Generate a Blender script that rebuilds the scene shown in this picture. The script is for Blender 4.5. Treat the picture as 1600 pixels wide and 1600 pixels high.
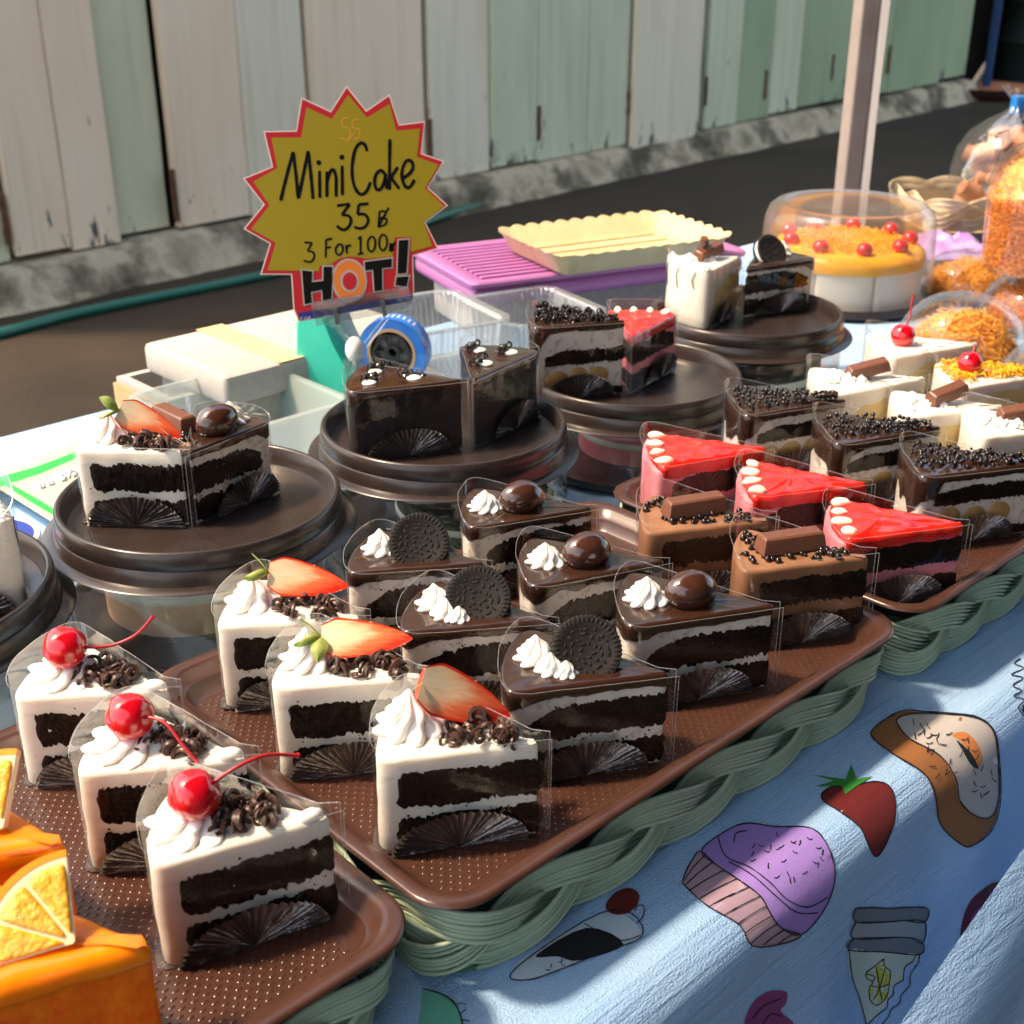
import bpy, bmesh, math, random
from math import sin, cos, pi, radians, sqrt, atan2, hypot, exp
from mathutils import Vector, Matrix
from mathutils import noise as MN
from mathutils.bvhtree import BVHTree
from mathutils.geometry import delaunay_2d_cdt

# ------------------------------------------------------------------ camera, sky, sun, exposure
for o in list(bpy.data.objects):
    bpy.data.objects.remove(o)
SC = bpy.context.scene
COL = SC.collection
CM = 0.01                                   # everything below is written in centimetres
FPX, PITCH, CAMH = 2000.0, radians(24.7), 41.0
cam = bpy.data.cameras.new('camera')
cam.sensor_width = 36.0
cam.lens = 36.0 * FPX / 1600.0
cam.clip_start, cam.clip_end = 0.05, 200.0
cam.dof.use_dof = True
cam.dof.focus_distance = 0.66
cam.dof.aperture_fstop = 18.0
camo = bpy.data.objects.new('camera', cam)
COL.objects.link(camo)
camo.location = (0, 0, CAMH * CM)
camo.rotation_euler = (pi / 2 - PITCH, 0, 0)
SC.camera = camo

TO_SUN = Vector((-0.66, -0.02, 1.0)).normalized()
world = bpy.data.worlds.new('World')
SC.world = world
world.use_nodes = True
wn = world.node_tree
bg = wn.nodes['Background']
sky = wn.nodes.new('ShaderNodeTexSky')
sky.sky_type = 'NISHITA'
sky.sun_disc = False
sky.sun_elevation = math.asin(TO_SUN.z)
sky.sun_rotation = atan2(TO_SUN.x, TO_SUN.y) % (2 * pi)
sky.air_density, sky.dust_density, sky.ozone_density = 1.0, 2.5, 1.0
tint = wn.nodes.new('ShaderNodeMix')
tint.data_type = 'RGBA'; tint.blend_type = 'MULTIPLY'
tint.inputs['Factor'].default_value = 1.0
tint.inputs['B'].default_value = (1.13, 1.0, 0.82, 1)        # hazy evening air over the market
wn.links.new(sky.outputs['Color'], tint.inputs['A'])
wn.links.new(tint.outputs['Result'], bg.inputs['Color'])
bg.inputs['Strength'].default_value = 0.15
sun = bpy.data.lights.new('sun', 'SUN')
sun.energy = 1.85
sun.angle = radians(5.0)
sun.color = (1.0, 0.77, 0.53)
suno = bpy.data.objects.new('sun', sun)
COL.objects.link(suno)
suno.rotation_euler = TO_SUN.to_track_quat('Z', 'Y').to_euler()
suno.location = (-1, 1, 4)
SC.view_settings.view_transform = 'Standard'
SC.view_settings.look = 'None'
SC.view_settings.exposure = 1.7
SC.view_settings.gamma = 1.0
SC.view_settings.use_curve_mapping = False
SC.render.engine = 'CYCLES'
SC.cycles.use_denoising = True
SC.cycles.max_bounces = 10
SC.cycles.transparent_max_bounces = 40
SC.cycles.transmission_bounces = 6
SC.cycles.glossy_bounces = 4
SC.cycles.caustics_reflective = False
SC.cycles.caustics_refractive = False
SC.cycles.sample_clamp_indirect = 6.0

# ------------------------------------------------------------------ geometry helpers
rnd = random.Random(7)
def ray(px, py):
    u = (px - 800) / FPX; v = (800 - py) / FPX
    return Vector((u, cos(PITCH) + v * sin(PITCH), -sin(PITCH) + v * cos(PITCH)))
def W(px, py, z):
    d = ray(px, py); t = (z - CAMH) / d.z
    return Vector((d.x * t, d.y * t, z))
def at(px, py, depth):
    return Vector((0, 0, CAMH)) + ray(px, py) * depth
def N3(x, y, z=0.0):
    return MN.noise(Vector((x, y, z)))
U = Vector((0.725, 0.689, 0)).normalized()      # along the stall front
NN = Vector((U.y, -U.x, 0))                     # from the stall towards the buyer
def UN(u, n, z=0.0):
    return U * u + NN * n + Vector((0, 0, z))
ANGU = atan2(U.y, U.x)

def mk(name, V, F, mat, parent=None, smooth=35, recalc=True, kind=None, label=None, cat=None, group=None, mats=None, fm=None):
    me = bpy.data.meshes.new(name)
    me.from_pydata([(v[0] * CM, v[1] * CM, v[2] * CM) for v in V], [], F)
    if recalc:
        bm = bmesh.new(); bm.from_mesh(me)
        bmesh.ops.recalc_face_normals(bm, faces=bm.faces)
        bm.to_mesh(me); bm.free()
    for m in (mats or [mat]):
        me.materials.append(m)
    if fm:
        me.polygons.foreach_set('material_index', fm)
    if smooth:
        me.polygons.foreach_set('use_smooth', [True] * len(me.polygons))
        if smooth < 180:
            me.set_sharp_from_angle(angle=radians(smooth))
    o = bpy.data.objects.new(name, me)
    COL.objects.link(o)
    if parent: o.parent = parent
    if kind: o['kind'] = kind
    if label: o['label'] = label
    if cat: o['category'] = cat
    if group: o['group'] = group
    return o
def thing(name, label, cat, loc=(0, 0, 0), rz=0.0, group=None, kind=None):
    o = bpy.data.objects.new(name, None)
    o.empty_display_size = 0.02
    COL.objects.link(o)
    o.location = Vector(loc) * CM
    o.rotation_euler = (0, 0, rz)
    if kind: o['kind'] = kind
    else:
        o['label'] = label; o['category'] = cat
    if group: o['group'] = group
    return o
def dup(root, loc, rz, label, group=None):
    r = root.copy(); COL.objects.link(r)
    r.location = Vector(loc) * CM; r.rotation_euler = (0, 0, rz); r['label'] = label
    if group: r['group'] = group
    for ch in list(root.children):
        c = ch.copy(); COL.objects.link(c); c.parent = r
        for g in list(ch.children):
            d = g.copy(); COL.objects.link(d); d.parent = c
    return r

class MB:
    def __init__(s): s.V = []; s.F = []; s.M = []
    def add(s, V, F, mi=0):
        b = len(s.V); s.V += [tuple(v) for v in V]
        s.F += [tuple(i + b for i in f) for f in F]; s.M += [mi] * len(F)
        return s
    def out(s, name, mat, parent=None, **k):
        if 'mats' in k: k['fm'] = s.M
        return mk(name, s.V, s.F, mat, parent, **k)

def grid(rows, closed=True, cap0=False, cap1=False):
    n = len(rows[0]); V = [p for r in rows for p in r]; F = []
    for i in range(len(rows) - 1):
        for j in range(n if closed else n - 1):
            k = (j + 1) % n
            F.append((i * n + j, i * n + k, (i + 1) * n + k, (i + 1) * n + j))
    if cap0: F.append(tuple(range(n - 1, -1, -1)))
    if cap1: F.append(tuple(range((len(rows) - 1) * n, len(rows) * n)))
    return V, F
def lathe(prof, n=64, a0=0, a1=2 * pi):
    full = abs(a1 - a0 - 2 * pi) < 1e-6
    m = n if full else n + 1
    rows = []
    for r, z in prof:
        rows.append([(r * cos(a0 + (a1 - a0) * j / n), r * sin(a0 + (a1 - a0) * j / n), z) for j in range(m)])
    return grid(rows, closed=full)
def tube(path, r, n=6, cap=True):
    P = [Vector(p) for p in path]; rows = []
    up = Vector((0.13, 0.21, 0.97)); prev = None
    for i, p in enumerate(P):
        d = (P[min(i + 1, len(P) - 1)] - P[max(i - 1, 0)])
        if d.length < 1e-9: d = Vector((0, 0, 1))
        d.normalize()
        if prev is None:
            a = d.cross(up)
            if a.length < 1e-3: a = d.cross(Vector((1, 0, 0)))
        else:
            a = prev - d * prev.dot(d)
            if a.length < 1e-6: a = d.cross(up)
        a.normalize(); prev = a; b = d.cross(a)
        rr = r(i / (len(P) - 1)) if callable(r) else r
        rows.append([tuple(p + a * (rr * cos(2 * pi * j / n)) + b * (rr * sin(2 * pi * j / n))) for j in range(n)])
    return grid(rows, True, cap, cap)
def ellipsoid(c, rx, ry, rz, nu=16, nv=10, M=None, f=None):
    rows = []
    for i in range(nv + 1):
        th = pi * (i + 0.02) / (nv + 0.04)
        row = []
        for j in range(nu):
            ph = 2 * pi * j / nu
            d = Vector((sin(th) * cos(ph), sin(th) * sin(ph), cos(th)))
            k = f(d) if f else 1.0
            v = Vector((d.x * rx * k, d.y * ry * k, d.z * rz * k))
            if M: v = M @ v
            row.append(tuple(v + Vector(c)))
        rows.append(row)
    return grid(rows, True, True, True)
def box(x0, x1, y0, y1, z0, z1, b=0.0):
    if b <= 0:
        V = [(x, y, z) for z in (z0, z1) for y in (y0, y1) for x in (x0, x1)]
        return V, [(0, 2, 3, 1), (4, 5, 7, 6), (0, 1, 5, 4), (1, 3, 7, 5), (3, 2, 6, 7), (2, 0, 4, 6)]
    rows = []
    for z, o in ((z0, b), (z0 + b * .3, b * .3), (z0 + b, 0), (z1 - b, 0), (z1 - b * .3, b * .3), (z1, b)):
        rows.append([(p[0], p[1], z) for p in rrect(x0 + o, x1 - o, y0 + o, y1 - o, max(b - o, b * .35), 3)])
    return grid(rows, True, True, True)
def rrect(x0, x1, y0, y1, r, n=5):
    P = []
    for cx, cy, a in ((x1 - r, y1 - r, 0), (x0 + r, y1 - r, pi / 2), (x0 + r, y0 + r, pi), (x1 - r, y0 + r, 1.5 * pi)):
        for i in range(n + 1):
            t = a + pi / 2 * i / n
            P.append((cx + r * cos(t), cy + r * sin(t)))
    return P
def prism(P, z0, z1):
    return grid([[(p[0], p[1], z0) for p in P], [(p[0], p[1], z1) for p in P]], True, True, True)
def resample(P, sp, closed=True):
    out = []; n = len(P)
    for i in range(n if closed else n - 1):
        a = Vector(P[i]); b = Vector(P[(i + 1) % n])
        k = max(1, int(round((b - a).length / sp)))
        for j in range(k): out.append(a.lerp(b, j / k))
    if not closed: out.append(Vector(P[-1]))
    return out
def xf(VF, M):
    return [tuple(M @ Vector(v)) for v in VF[0]], VF[1]
def frame(o, x, y, z):
    M = Matrix.Identity(4)
    for i, a in enumerate((x, y, z)):
        a = Vector(a).normalized()
        for r in range(3): M[r][i] = a[r]
    for r in range(3): M[r][3] = o[r]
    return M
def basis(o, z, xhint=(1, 0, 0)):
    z = Vector(z).normalized(); x = Vector(xhint); x = (x - z * x.dot(z)).normalized()
    return frame(o, x, z.cross(x), z)
def T(x, y, z, rz=0.0, s=1.0):
    return Matrix.Translation((x, y, z)) @ Matrix.Rotation(rz, 4, 'Z') @ Matrix.Scale(s, 4)

# ------------------------------------------------------------------ materials
def new_mat(name):
    m = bpy.data.materials.new(name); m.use_nodes = True
    nt = m.node_tree
    return m, nt, nt.nodes['Principled BSDF']
def coords(nt, kind='Object', scale=(1, 1, 1)):
    tc = nt.nodes.new('ShaderNodeTexCoord'); mp = nt.nodes.new('ShaderNodeMapping')
    mp.inputs['Scale'].default_value = scale
    nt.links.new(tc.outputs[kind], mp.inputs['Vector'])
    return mp.outputs['Vector']
def noise_node(nt, vec, scale, detail=4, rough=0.55):
    n = nt.nodes.new('ShaderNodeTexNoise'); n.inputs['Scale'].default_value = scale
    n.inputs['Detail'].default_value = detail; n.inputs['Roughness'].default_value = rough
    nt.links.new(vec, n.inputs['Vector'])
    return n.outputs['Fac']
def ramp(nt, fac, stops):
    r = nt.nodes.new('ShaderNodeValToRGB')
    e = r.color_ramp.elements
    while len(e) < len(stops): e.new(0.5)
    for i, (p, c) in enumerate(stops):
        e[i].position = p; e[i].color = (c[0], c[1], c[2], 1)
    nt.links.new(fac, r.inputs['Fac'])
    return r.outputs['Color']
def bump(nt, b, fac, strength, dist):
    n = nt.nodes.new('ShaderNodeBump'); n.inputs['Strength'].default_value = strength
    n.inputs['Distance'].default_value = dist * CM
    nt.links.new(fac, n.inputs['Height']); nt.links.new(n.outputs['Normal'], b.inputs['Normal'])
def pmat(name, c, rough=0.5, c2=None, ns=150, coat=0.0, bs=None, bstr=0.4, bd=0.05, sss=0.0, metal=0.0, spec=0.5, scale=(1, 1, 1), trans=0.0, lo=0.35, hi=0.65, sheen=0.0, rvar=0.0):
    m, nt, b = new_mat(name)
    b.inputs['Base Color'].default_value = (c[0], c[1], c[2], 1)
    b.inputs['Roughness'].default_value = rough
    b.inputs['Metallic'].default_value = metal
    b.inputs['Specular IOR Level'].default_value = spec
    if coat:
        b.inputs['Coat Weight'].default_value = coat; b.inputs['Coat Roughness'].default_value = 0.06
    if sss:
        b.inputs['Subsurface Weight'].default_value = sss
        b.inputs['Subsurface Radius'].default_value = (0.010, 0.006, 0.004)
        b.inputs['Subsurface Scale'].default_value = 0.6
    if trans: b.inputs['Transmission Weight'].default_value = trans
    if c2 is not None or bs or rvar:
        v = coords(nt, 'Object', scale)
        if c2 is not None:
            nt.links.new(ramp(nt, noise_node(nt, v, ns), [(lo, c), (hi, c2)]), b.inputs['Base Color'])
        if rvar:
            mr = nt.nodes.new('ShaderNodeMapRange')
            mr.inputs['To Min'].default_value = max(0.02, rough - rvar); mr.inputs['To Max'].default_value = rough + rvar
            nt.links.new(noise_node(nt, v, ns * 0.5, 5), mr.inputs['Value'])
            nt.links.new(mr.outputs['Result'], b.inputs['Roughness'])
        if bs: bump(nt, b, noise_node(nt, v, bs, 5), bstr, bd)
    return m
def clear_mat(name, tint=(0.97, 0.98, 0.98), rough=0.04, haze=0.0, boost=1.3, base=0.02, hc=(0.9, 0.9, 0.9), ior=1.45, bs=None, bd=.03, cap=0.45):
    m = bpy.data.materials.new(name); m.use_nodes = True; nt = m.node_tree; nt.nodes.clear()
    out = nt.nodes.new('ShaderNodeOutputMaterial')
    tr = nt.nodes.new('ShaderNodeBsdfTransparent'); tr.inputs['Color'].default_value = (*tint, 1)
    gl = nt.nodes.new('ShaderNodeBsdfGlossy'); gl.inputs['Roughness'].default_value = rough
    fr = nt.nodes.new('ShaderNodeFresnel'); fr.inputs['IOR'].default_value = ior
    ma = nt.nodes.new('ShaderNodeMath'); ma.operation = 'MULTIPLY_ADD'
    ma.inputs[1].default_value = boost; ma.inputs[2].default_value = base; ma.use_clamp = True
    nt.links.new(fr.outputs['Fac'], ma.inputs[0])
    mn = nt.nodes.new('ShaderNodeMath'); mn.operation = 'MINIMUM'; mn.inputs[1].default_value = cap
    nt.links.new(ma.outputs[0], mn.inputs[0])
    mix = nt.nodes.new('ShaderNodeMixShader')
    nt.links.new(mn.outputs[0], mix.inputs['Fac'])
    src = tr
    if haze:
        df = nt.nodes.new('ShaderNodeBsdfDiffuse'); df.inputs['Color'].default_value = (*hc, 1)
        tl = nt.nodes.new('ShaderNodeBsdfTranslucent'); tl.inputs['Color'].default_value = (*hc, 1)
        h1 = nt.nodes.new('ShaderNodeMixShader'); h1.inputs['Fac'].default_value = 0.5
        nt.links.new(df.outputs[0], h1.inputs[1]); nt.links.new(tl.outputs[0], h1.inputs[2])
        h = nt.nodes.new('ShaderNodeMixShader'); h.inputs['Fac'].default_value = haze
        nt.links.new(tr.outputs[0], h.inputs[1]); nt.links.new(h1.outputs[0], h.inputs[2]); src = h
    nt.links.new(src.outputs[0], mix.inputs[1]); nt.links.new(gl.outputs[0], mix.inputs[2])
    if bs:
        v = coords(nt); b = nt.nodes.new('ShaderNodeBump'); b.inputs['Strength'].default_value = 0.6
        b.inputs['Distance'].default_value = bd * CM
        nt.links.new(noise_node(nt, v, bs, 3), b.inputs['Height'])
        nt.links.new(b.outputs['Normal'], gl.inputs['Normal']); nt.links.new(b.outputs['Normal'], fr.inputs['Normal'])
    nt.links.new(mix.outputs[0], out.inputs['Surface'])
    return m

M = {}
M['cream'] = pmat('whipped cream', (0.90, 0.85, 0.75), 0.5, (0.62, 0.50, 0.38), 160, lo=.60, hi=.86, bs=45, bstr=0.55, bd=0.10, sss=0.35, scale=(1, 1, 4))
M['swirl'] = pmat('piped cream', (0.90, 0.89, 0.86), 0.5, bs=300, bstr=0.15, bd=0.02, sss=0.25)
M['smear'] = pmat('cream smeared with chocolate', (0.82, 0.76, 0.68), 0.5, (0.34, 0.19, 0.11), 130, lo=0.52, hi=0.72, bs=300, bstr=0.3)
M['pink'] = pmat('pink mousse', (0.80, 0.21, 0.26), 0.5, (0.86, 0.32, 0.36), 60, bs=400, bstr=0.2, sss=0.2)
M['tan'] = pmat('mocha mousse', (0.25, 0.115, 0.058), 0.5, (0.31, 0.15, 0.078), 60, bs=300, bstr=0.3)
M['fudge'] = pmat('fudge cake', (0.010, 0.006, 0.005), 0.8, (0.024, 0.014, 0.010), 700, bs=900, bstr=1.0, bd=0.12)
M['sponge'] = pmat('dark chocolate sponge', (0.004, 0.0026, 0.002), 0.9, (0.024, 0.013, 0.008), 700, bs=800, bstr=1.0, bd=0.2, spec=0.10)
M['vanilla'] = pmat('vanilla sponge', (0.84, 0.60, 0.20), 0.7, (0.88, 0.70, 0.32), 500, bs=900, bstr=0.6, bd=0.06)
M['ganache'] = pmat('dark chocolate glaze', (0.030, 0.012, 0.007), 0.22, (0.042, 0.018, 0.010), 50, coat=0.5, bs=70, bstr=0.25, bd=0.12)
M['choc'] = pmat('dark chocolate', (0.032, 0.015, 0.010), 0.35, (0.05, 0.024, 0.015), 200, bs=500, bstr=0.3, bd=0.03)
M['pearl'] = pmat('glossy chocolate pearls', (0.014, 0.007, 0.005), 0.16, coat=0.25)
M['milkchoc'] = pmat('milk chocolate bar', (0.14, 0.052, 0.030), 0.42, (0.17, 0.066, 0.038), 300, bs=900, bstr=0.3, bd=0.02)
M['curl'] = pmat('chocolate curls', (0.048, 0.022, 0.014), 0.4, (0.07, 0.032, 0.02), 300, bs=400, bstr=0.3)
M['cherry'] = pmat('glazed cherry', (0.66, 0.006, 0.018), 0.14, (0.54, 0.003, 0.012), 80, coat=0.8, sss=0.15, bs=110, bstr=0.4, bd=0.08)
M['stem'] = pmat('cherry stem', (0.38, 0.012, 0.022), 0.35)
M['almond'] = pmat('chocolate coated almond', (0.045, 0.016, 0.010), 0.14, (0.06, 0.022, 0.014), 60, coat=0.9, bs=110, bstr=0.6, bd=0.12)
M['cookie'] = pmat('black cocoa cookie', (0.009, 0.008, 0.008), 0.7, (0.018, 0.015, 0.014), 500, bs=900, bstr=0.6, bd=0.04, spec=0.3)
M['foil'] = pmat('black pleated foil paper', (0.11, 0.092, 0.088), 0.26, (0.19, 0.16, 0.15), 60, coat=0.6, bs=170, bstr=0.8, bd=0.18, rvar=0.08, metal=0.7)
M['jelly'] = pmat('red strawberry jelly', (0.70, 0.008, 0.006), 0.14, (0.84, 0.035, 0.018), 70, coat=0.4, bs=60, bstr=0.5, bd=0.15)
M['nut'] = pmat('ivory cream drops', (0.86, 0.80, 0.62), 0.35, coat=0.3)
M['banana'] = pmat('banana slice', (0.42, 0.24, 0.08), 0.45, (0.56, 0.36, 0.14), 120)
M['leaf'] = pmat('strawberry leaf', (0.16, 0.24, 0.035), 0.5, (0.30, 0.34, 0.08), 150, bs=200)
M['orangeglaze'] = pmat('orange jelly glaze', (0.93, 0.205, 0.001), 0.25, (0.96, 0.27, 0.002), 40, bs=120, bstr=0.15, bd=0.06, coat=0.15, sss=0.3)
M['orangeside'] = pmat('orange soaked sponge', (0.84, 0.12, 0.003), 0.36, (0.93, 0.23, 0.006), 110, bs=220, bstr=0.6, bd=0.12, sss=0.5)
M['rind'] = pmat('orange rind', (0.90, 0.34, 0.01), 0.4, bs=400, bstr=0.4, bd=0.04)
M['pith'] = pmat('orange pith', (0.90, 0.78, 0.48), 0.5)
M['floss'] = pmat('golden egg floss', (0.92, 0.40, 0.035), 0.38, (0.95, 0.52, 0.07), 120)
M['flossred'] = pmat('deep orange egg floss', (0.94, 0.30, 0.03), 0.38, (0.97, 0.42, 0.06), 120)
M['flossyel'] = pmat('yellow egg floss', (0.98, 0.42, 0.006), 0.35, (0.98, 0.54, 0.015), 120)
M['film'] = clear_mat('clear cake film', (0.985, 0.985, 0.985), boost=1.15, base=0.004, bs=45, bd=.10, cap=0.22)
M['filmedge'] = clear_mat('cut film edge', (0.97, 0.97, 0.97), 0.1, 0.25, 1.5, 0.08, (0.95, 0.95, 0.95))
M['dome'] = clear_mat('clear plastic dome', (0.97, 0.98, 0.97), 0.05, 0.02, 1.3, 0.02, bs=25, bd=.06)
M['tubplastic'] = clear_mat('clear tub plastic', (0.99, 0.985, 0.98), 0.04, 0.02, 1.1, 0.01, bs=30, bd=.08)
M['frost'] = clear_mat('frosted dome plastic', (0.95, 0.93, 0.91), 0.22, 0.08, 1.0, 0.02, (0.98, 0.84, 0.70))
M['frostbin'] = clear_mat('frosted storage box plastic', (0.92, 0.96, 0.94), 0.28, 0.34, 1.1, 0.02, (0.88, 0.92, 0.88))
M['clam'] = clear_mat('clear ribbed clamshell plastic', (0.90, 0.93, 0.93), 0.10, 0.30, 2.4, 0.10, (0.85, 0.88, 0.88))
M['tray'] = pmat('brown plastic tray', (0.060, 0.027, 0.019), 0.25, (0.076, 0.034, 0.025), 40, bs=500, bstr=0.12, bd=0.02, rvar=0.06)
M['traydash'] = pmat('brown plastic tray embossing', (0.080, 0.034, 0.023), 0.18)
M['plate'] = pmat('dark brown plastic plate', (0.028, 0.020, 0.0185), 0.26, (0.036, 0.026, 0.024), 60, bs=600, bstr=0.12, bd=0.02, rvar=0.05)
M['green'] = pmat('green woven plastic', (0.34, 0.44, 0.31), 0.38, (0.39, 0.49, 0.36), 60, rvar=0.08)
M['greendark'] = pmat('green plastic slat', (0.06, 0.15, 0.10), 0.5)
M['beigeweave'] = pmat('beige woven plastic', (0.62, 0.50, 0.33), 0.5, (0.68, 0.57, 0.40), 60)

# ------------------------------------------------------------------ setting: ground, plank wall, hose, alley
GZ = -75.0
M['ground'] = None
def ground_mat():
    m, nt, b = new_mat('worn dark asphalt')
    v = coords(nt)
    n1 = noise_node(nt, v, 1.3, 6, 0.6); n2 = noise_node(nt, v, 90, 4)
    c = ramp(nt, n1, [(0.3, (0.020, 0.016, 0.011)), (0.55, (0.040, 0.028, 0.018)), (0.75, (0.058, 0.038, 0.023))])
    nt.links.new(c, b.inputs['Base Color'])
    mr = nt.nodes.new('ShaderNodeMapRange'); mr.inputs['To Min'].default_value = 0.55; mr.inputs['To Max'].default_value = 0.95
    nt.links.new(n1, mr.inputs['Value']); nt.links.new(mr.outputs['Result'], b.inputs['Roughness'])
    b.inputs['Specular IOR Level'].default_value = 0.25
    bump(nt, b, n2, 0.5, 0.4)
    return m
M['ground'] = ground_mat()
g = 6000.0
mk('ground', [(-g, -g, GZ), (g, -g, GZ), (g, g, GZ), (-g, g, GZ)], [(0, 1, 2, 3)], M['ground'], kind='structure')

def plank_mat(name, c1, c2, c3):
    m, nt, b = new_mat(name)
    v = coords(nt, 'Object', (1, 1, 0.28))
    oi = nt.nodes.new('ShaderNodeObjectInfo')
    add = nt.nodes.new('ShaderNodeVectorMath'); add.operation = 'MULTIPLY_ADD'
    cmb = nt.nodes.new('ShaderNodeCombineXYZ')
    for i in range(3): nt.links.new(oi.outputs['Random'], cmb.inputs[i])
    add.inputs[1].default_value = (9, 9, 9)
    nt.links.new(cmb.outputs[0], add.inputs[0]); nt.links.new(v, add.inputs[2])
    n1 = noise_node(nt, add.outputs[0], 3.2, 5, 0.6)
    base = ramp(nt, n1, [(0.30, c1), (0.52, c2), (0.75, c3)])
    # scuffs and flaked paint: shapes of their own, denser near the splash zone
    n2 = noise_node(nt, add.outputs[0], 16, 6, 0.7)
    tc = nt.nodes.new('ShaderNodeTexCoord'); sp = nt.nodes.new('ShaderNodeSeparateXYZ')
    nt.links.new(tc.outputs['Object'], sp.inputs[0])
    mr = nt.nodes.new('ShaderNodeMapRange'); mr.inputs['From Min'].default_value = -0.62; mr.inputs['From Max'].default_value = -0.40
    mr.inputs['To Min'].default_value = 0.115; mr.inputs['To Max'].default_value = -0.02
    nt.links.new(sp.outputs['Z'], mr.inputs['Value'])
    sm = nt.nodes.new('ShaderNodeMath'); sm.operation = 'ADD'
    nt.links.new(n2, sm.inputs[0]); nt.links.new(mr.outputs['Result'], sm.inputs[1])
    mask = ramp(nt, sm.outputs[0], [(0.66, (0, 0, 0)), (0.70, (1, 1, 1))])
    mx = nt.nodes.new('ShaderNodeMix'); mx.data_type = 'RGBA'
    nt.links.new(mask, mx.inputs['Factor']); nt.links.new(base, mx.inputs['A'])
    mx.inputs['B'].default_value = (0.10, 0.095, 0.085, 1)
    vs = coords(nt, 'Object', (22, 22, 0.9))
    st = ramp(nt, noise_node(nt, vs, 1.0, 5, 0.65), [(0.50, (0, 0, 0)), (0.80, (0.36, 0.36, 0.36))])
    mx2 = nt.nodes.new('ShaderNodeMix'); mx2.data_type = 'RGBA'
    nt.links.new(st, mx2.inputs['Factor']); nt.links.new(mx.outputs['Result'], mx2.inputs['A']); mx2.inputs['B'].default_value = (0.30, 0.21, 0.13, 1)
    nt.links.new(mx2.outputs['Result'], b.inputs['Base Color'])
    b.inputs['Roughness'].default_value = 0.62
    v2 = coords(nt, 'Object', (1, 1, 0.06))
    bump(nt, b, noise_node(nt, v2, 90, 5, 0.6), 0.25, 0.25)
    return m
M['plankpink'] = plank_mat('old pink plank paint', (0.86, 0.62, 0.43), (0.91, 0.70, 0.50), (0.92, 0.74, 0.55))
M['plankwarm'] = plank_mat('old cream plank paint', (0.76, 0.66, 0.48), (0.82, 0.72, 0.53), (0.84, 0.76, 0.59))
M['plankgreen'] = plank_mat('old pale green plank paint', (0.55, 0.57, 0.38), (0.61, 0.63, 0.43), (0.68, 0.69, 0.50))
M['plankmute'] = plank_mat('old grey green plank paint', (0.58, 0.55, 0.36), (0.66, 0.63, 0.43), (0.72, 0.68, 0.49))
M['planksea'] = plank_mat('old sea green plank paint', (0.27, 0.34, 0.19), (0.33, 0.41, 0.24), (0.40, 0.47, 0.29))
M['rust'] = pmat('rusty metal', (0.16, 0.06, 0.025), 0.85, (0.07, 0.035, 0.02), 60, bs=100)
M['gapdark'] = pmat('dark timber behind the planks', (0.012, 0.009, 0.007), 0.9)
def ledge_mat():
    m, nt, b = new_mat('mossy stained concrete')
    v = coords(nt)
    n1 = noise_node(nt, v, 4.0, 6, 0.6)
    nt.links.new(ramp(nt, n1, [(0.36, (0.07, 0.055, 0.032)), (0.46, (0.18, 0.15, 0.095)), (0.56, (0.46, 0.38, 0.26)), (0.74, (0.20, 0.17, 0.10))]), b.inputs['Base Color'])
    b.inputs['Roughness'].default_value = 0.9
    bump(nt, b, noise_node(nt, v, 30, 6), 0.6, 0.8)
    return m
M['ledge'] = ledge_mat()

ZB = -60.0
PW0 = W(0, 405, ZB); PW1 = W(1465, 128, ZB)
WD = (PW1 - PW0); WD.z = 0; WD.normalize()
WN = Vector((WD.y, -WD.x, 0))                 # towards the street
def wall_s(px):
    # where the ray through this column meets the wall plane near the plank bottoms
    py = 405 + (128 - 405) * px / 1465.0
    d = ray(px, py); t = (PW0 - Vector((0, 0, CAMH))).dot(WN) / d.dot(WN)
    p = Vector((0, 0, CAMH)) + d * t
    return (p - PW0).dot(WD)
wall = thing('plank_wall', 'old shed wall of pink and pale green painted planks across the road', 'wall')
edges = [(-230, 'plankpink', 1.5), (-110, 'plankmute', 0), (18, 'plankpink', 1.5), (108, 'plankpink', 1.2), (184, 'plankmute', -3), (274, 'plankpink', 1.0), (388, 'plankwarm', 0.6),
         (489, 'plankpink', 0.2), (668, 'plankwarm', -0.5), (764, 'plankgreen', 1.2), (834, 'plankgreen', 1.0), (912, 'plankgreen', 0.7),
         (975, 'plankwarm', 4.5), (1078, 'planksea', -2.5), (1093, 'plankgreen', 1.2), (1146, 'planksea', 0.9), (1196, 'plankgreen', 0.6), (1241, 'planksea', 0.9),
         (1322, 'planksea', 0.4), (1382, 'planksea', 0.7), (1464, 'planksea', -1.5), (1508, None, 0)]
gaps = {489: 2.6, 668: 3.6, 274: 1.4, 1464: 2.5, 18: 1.6, 1093: 1.2}
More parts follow.
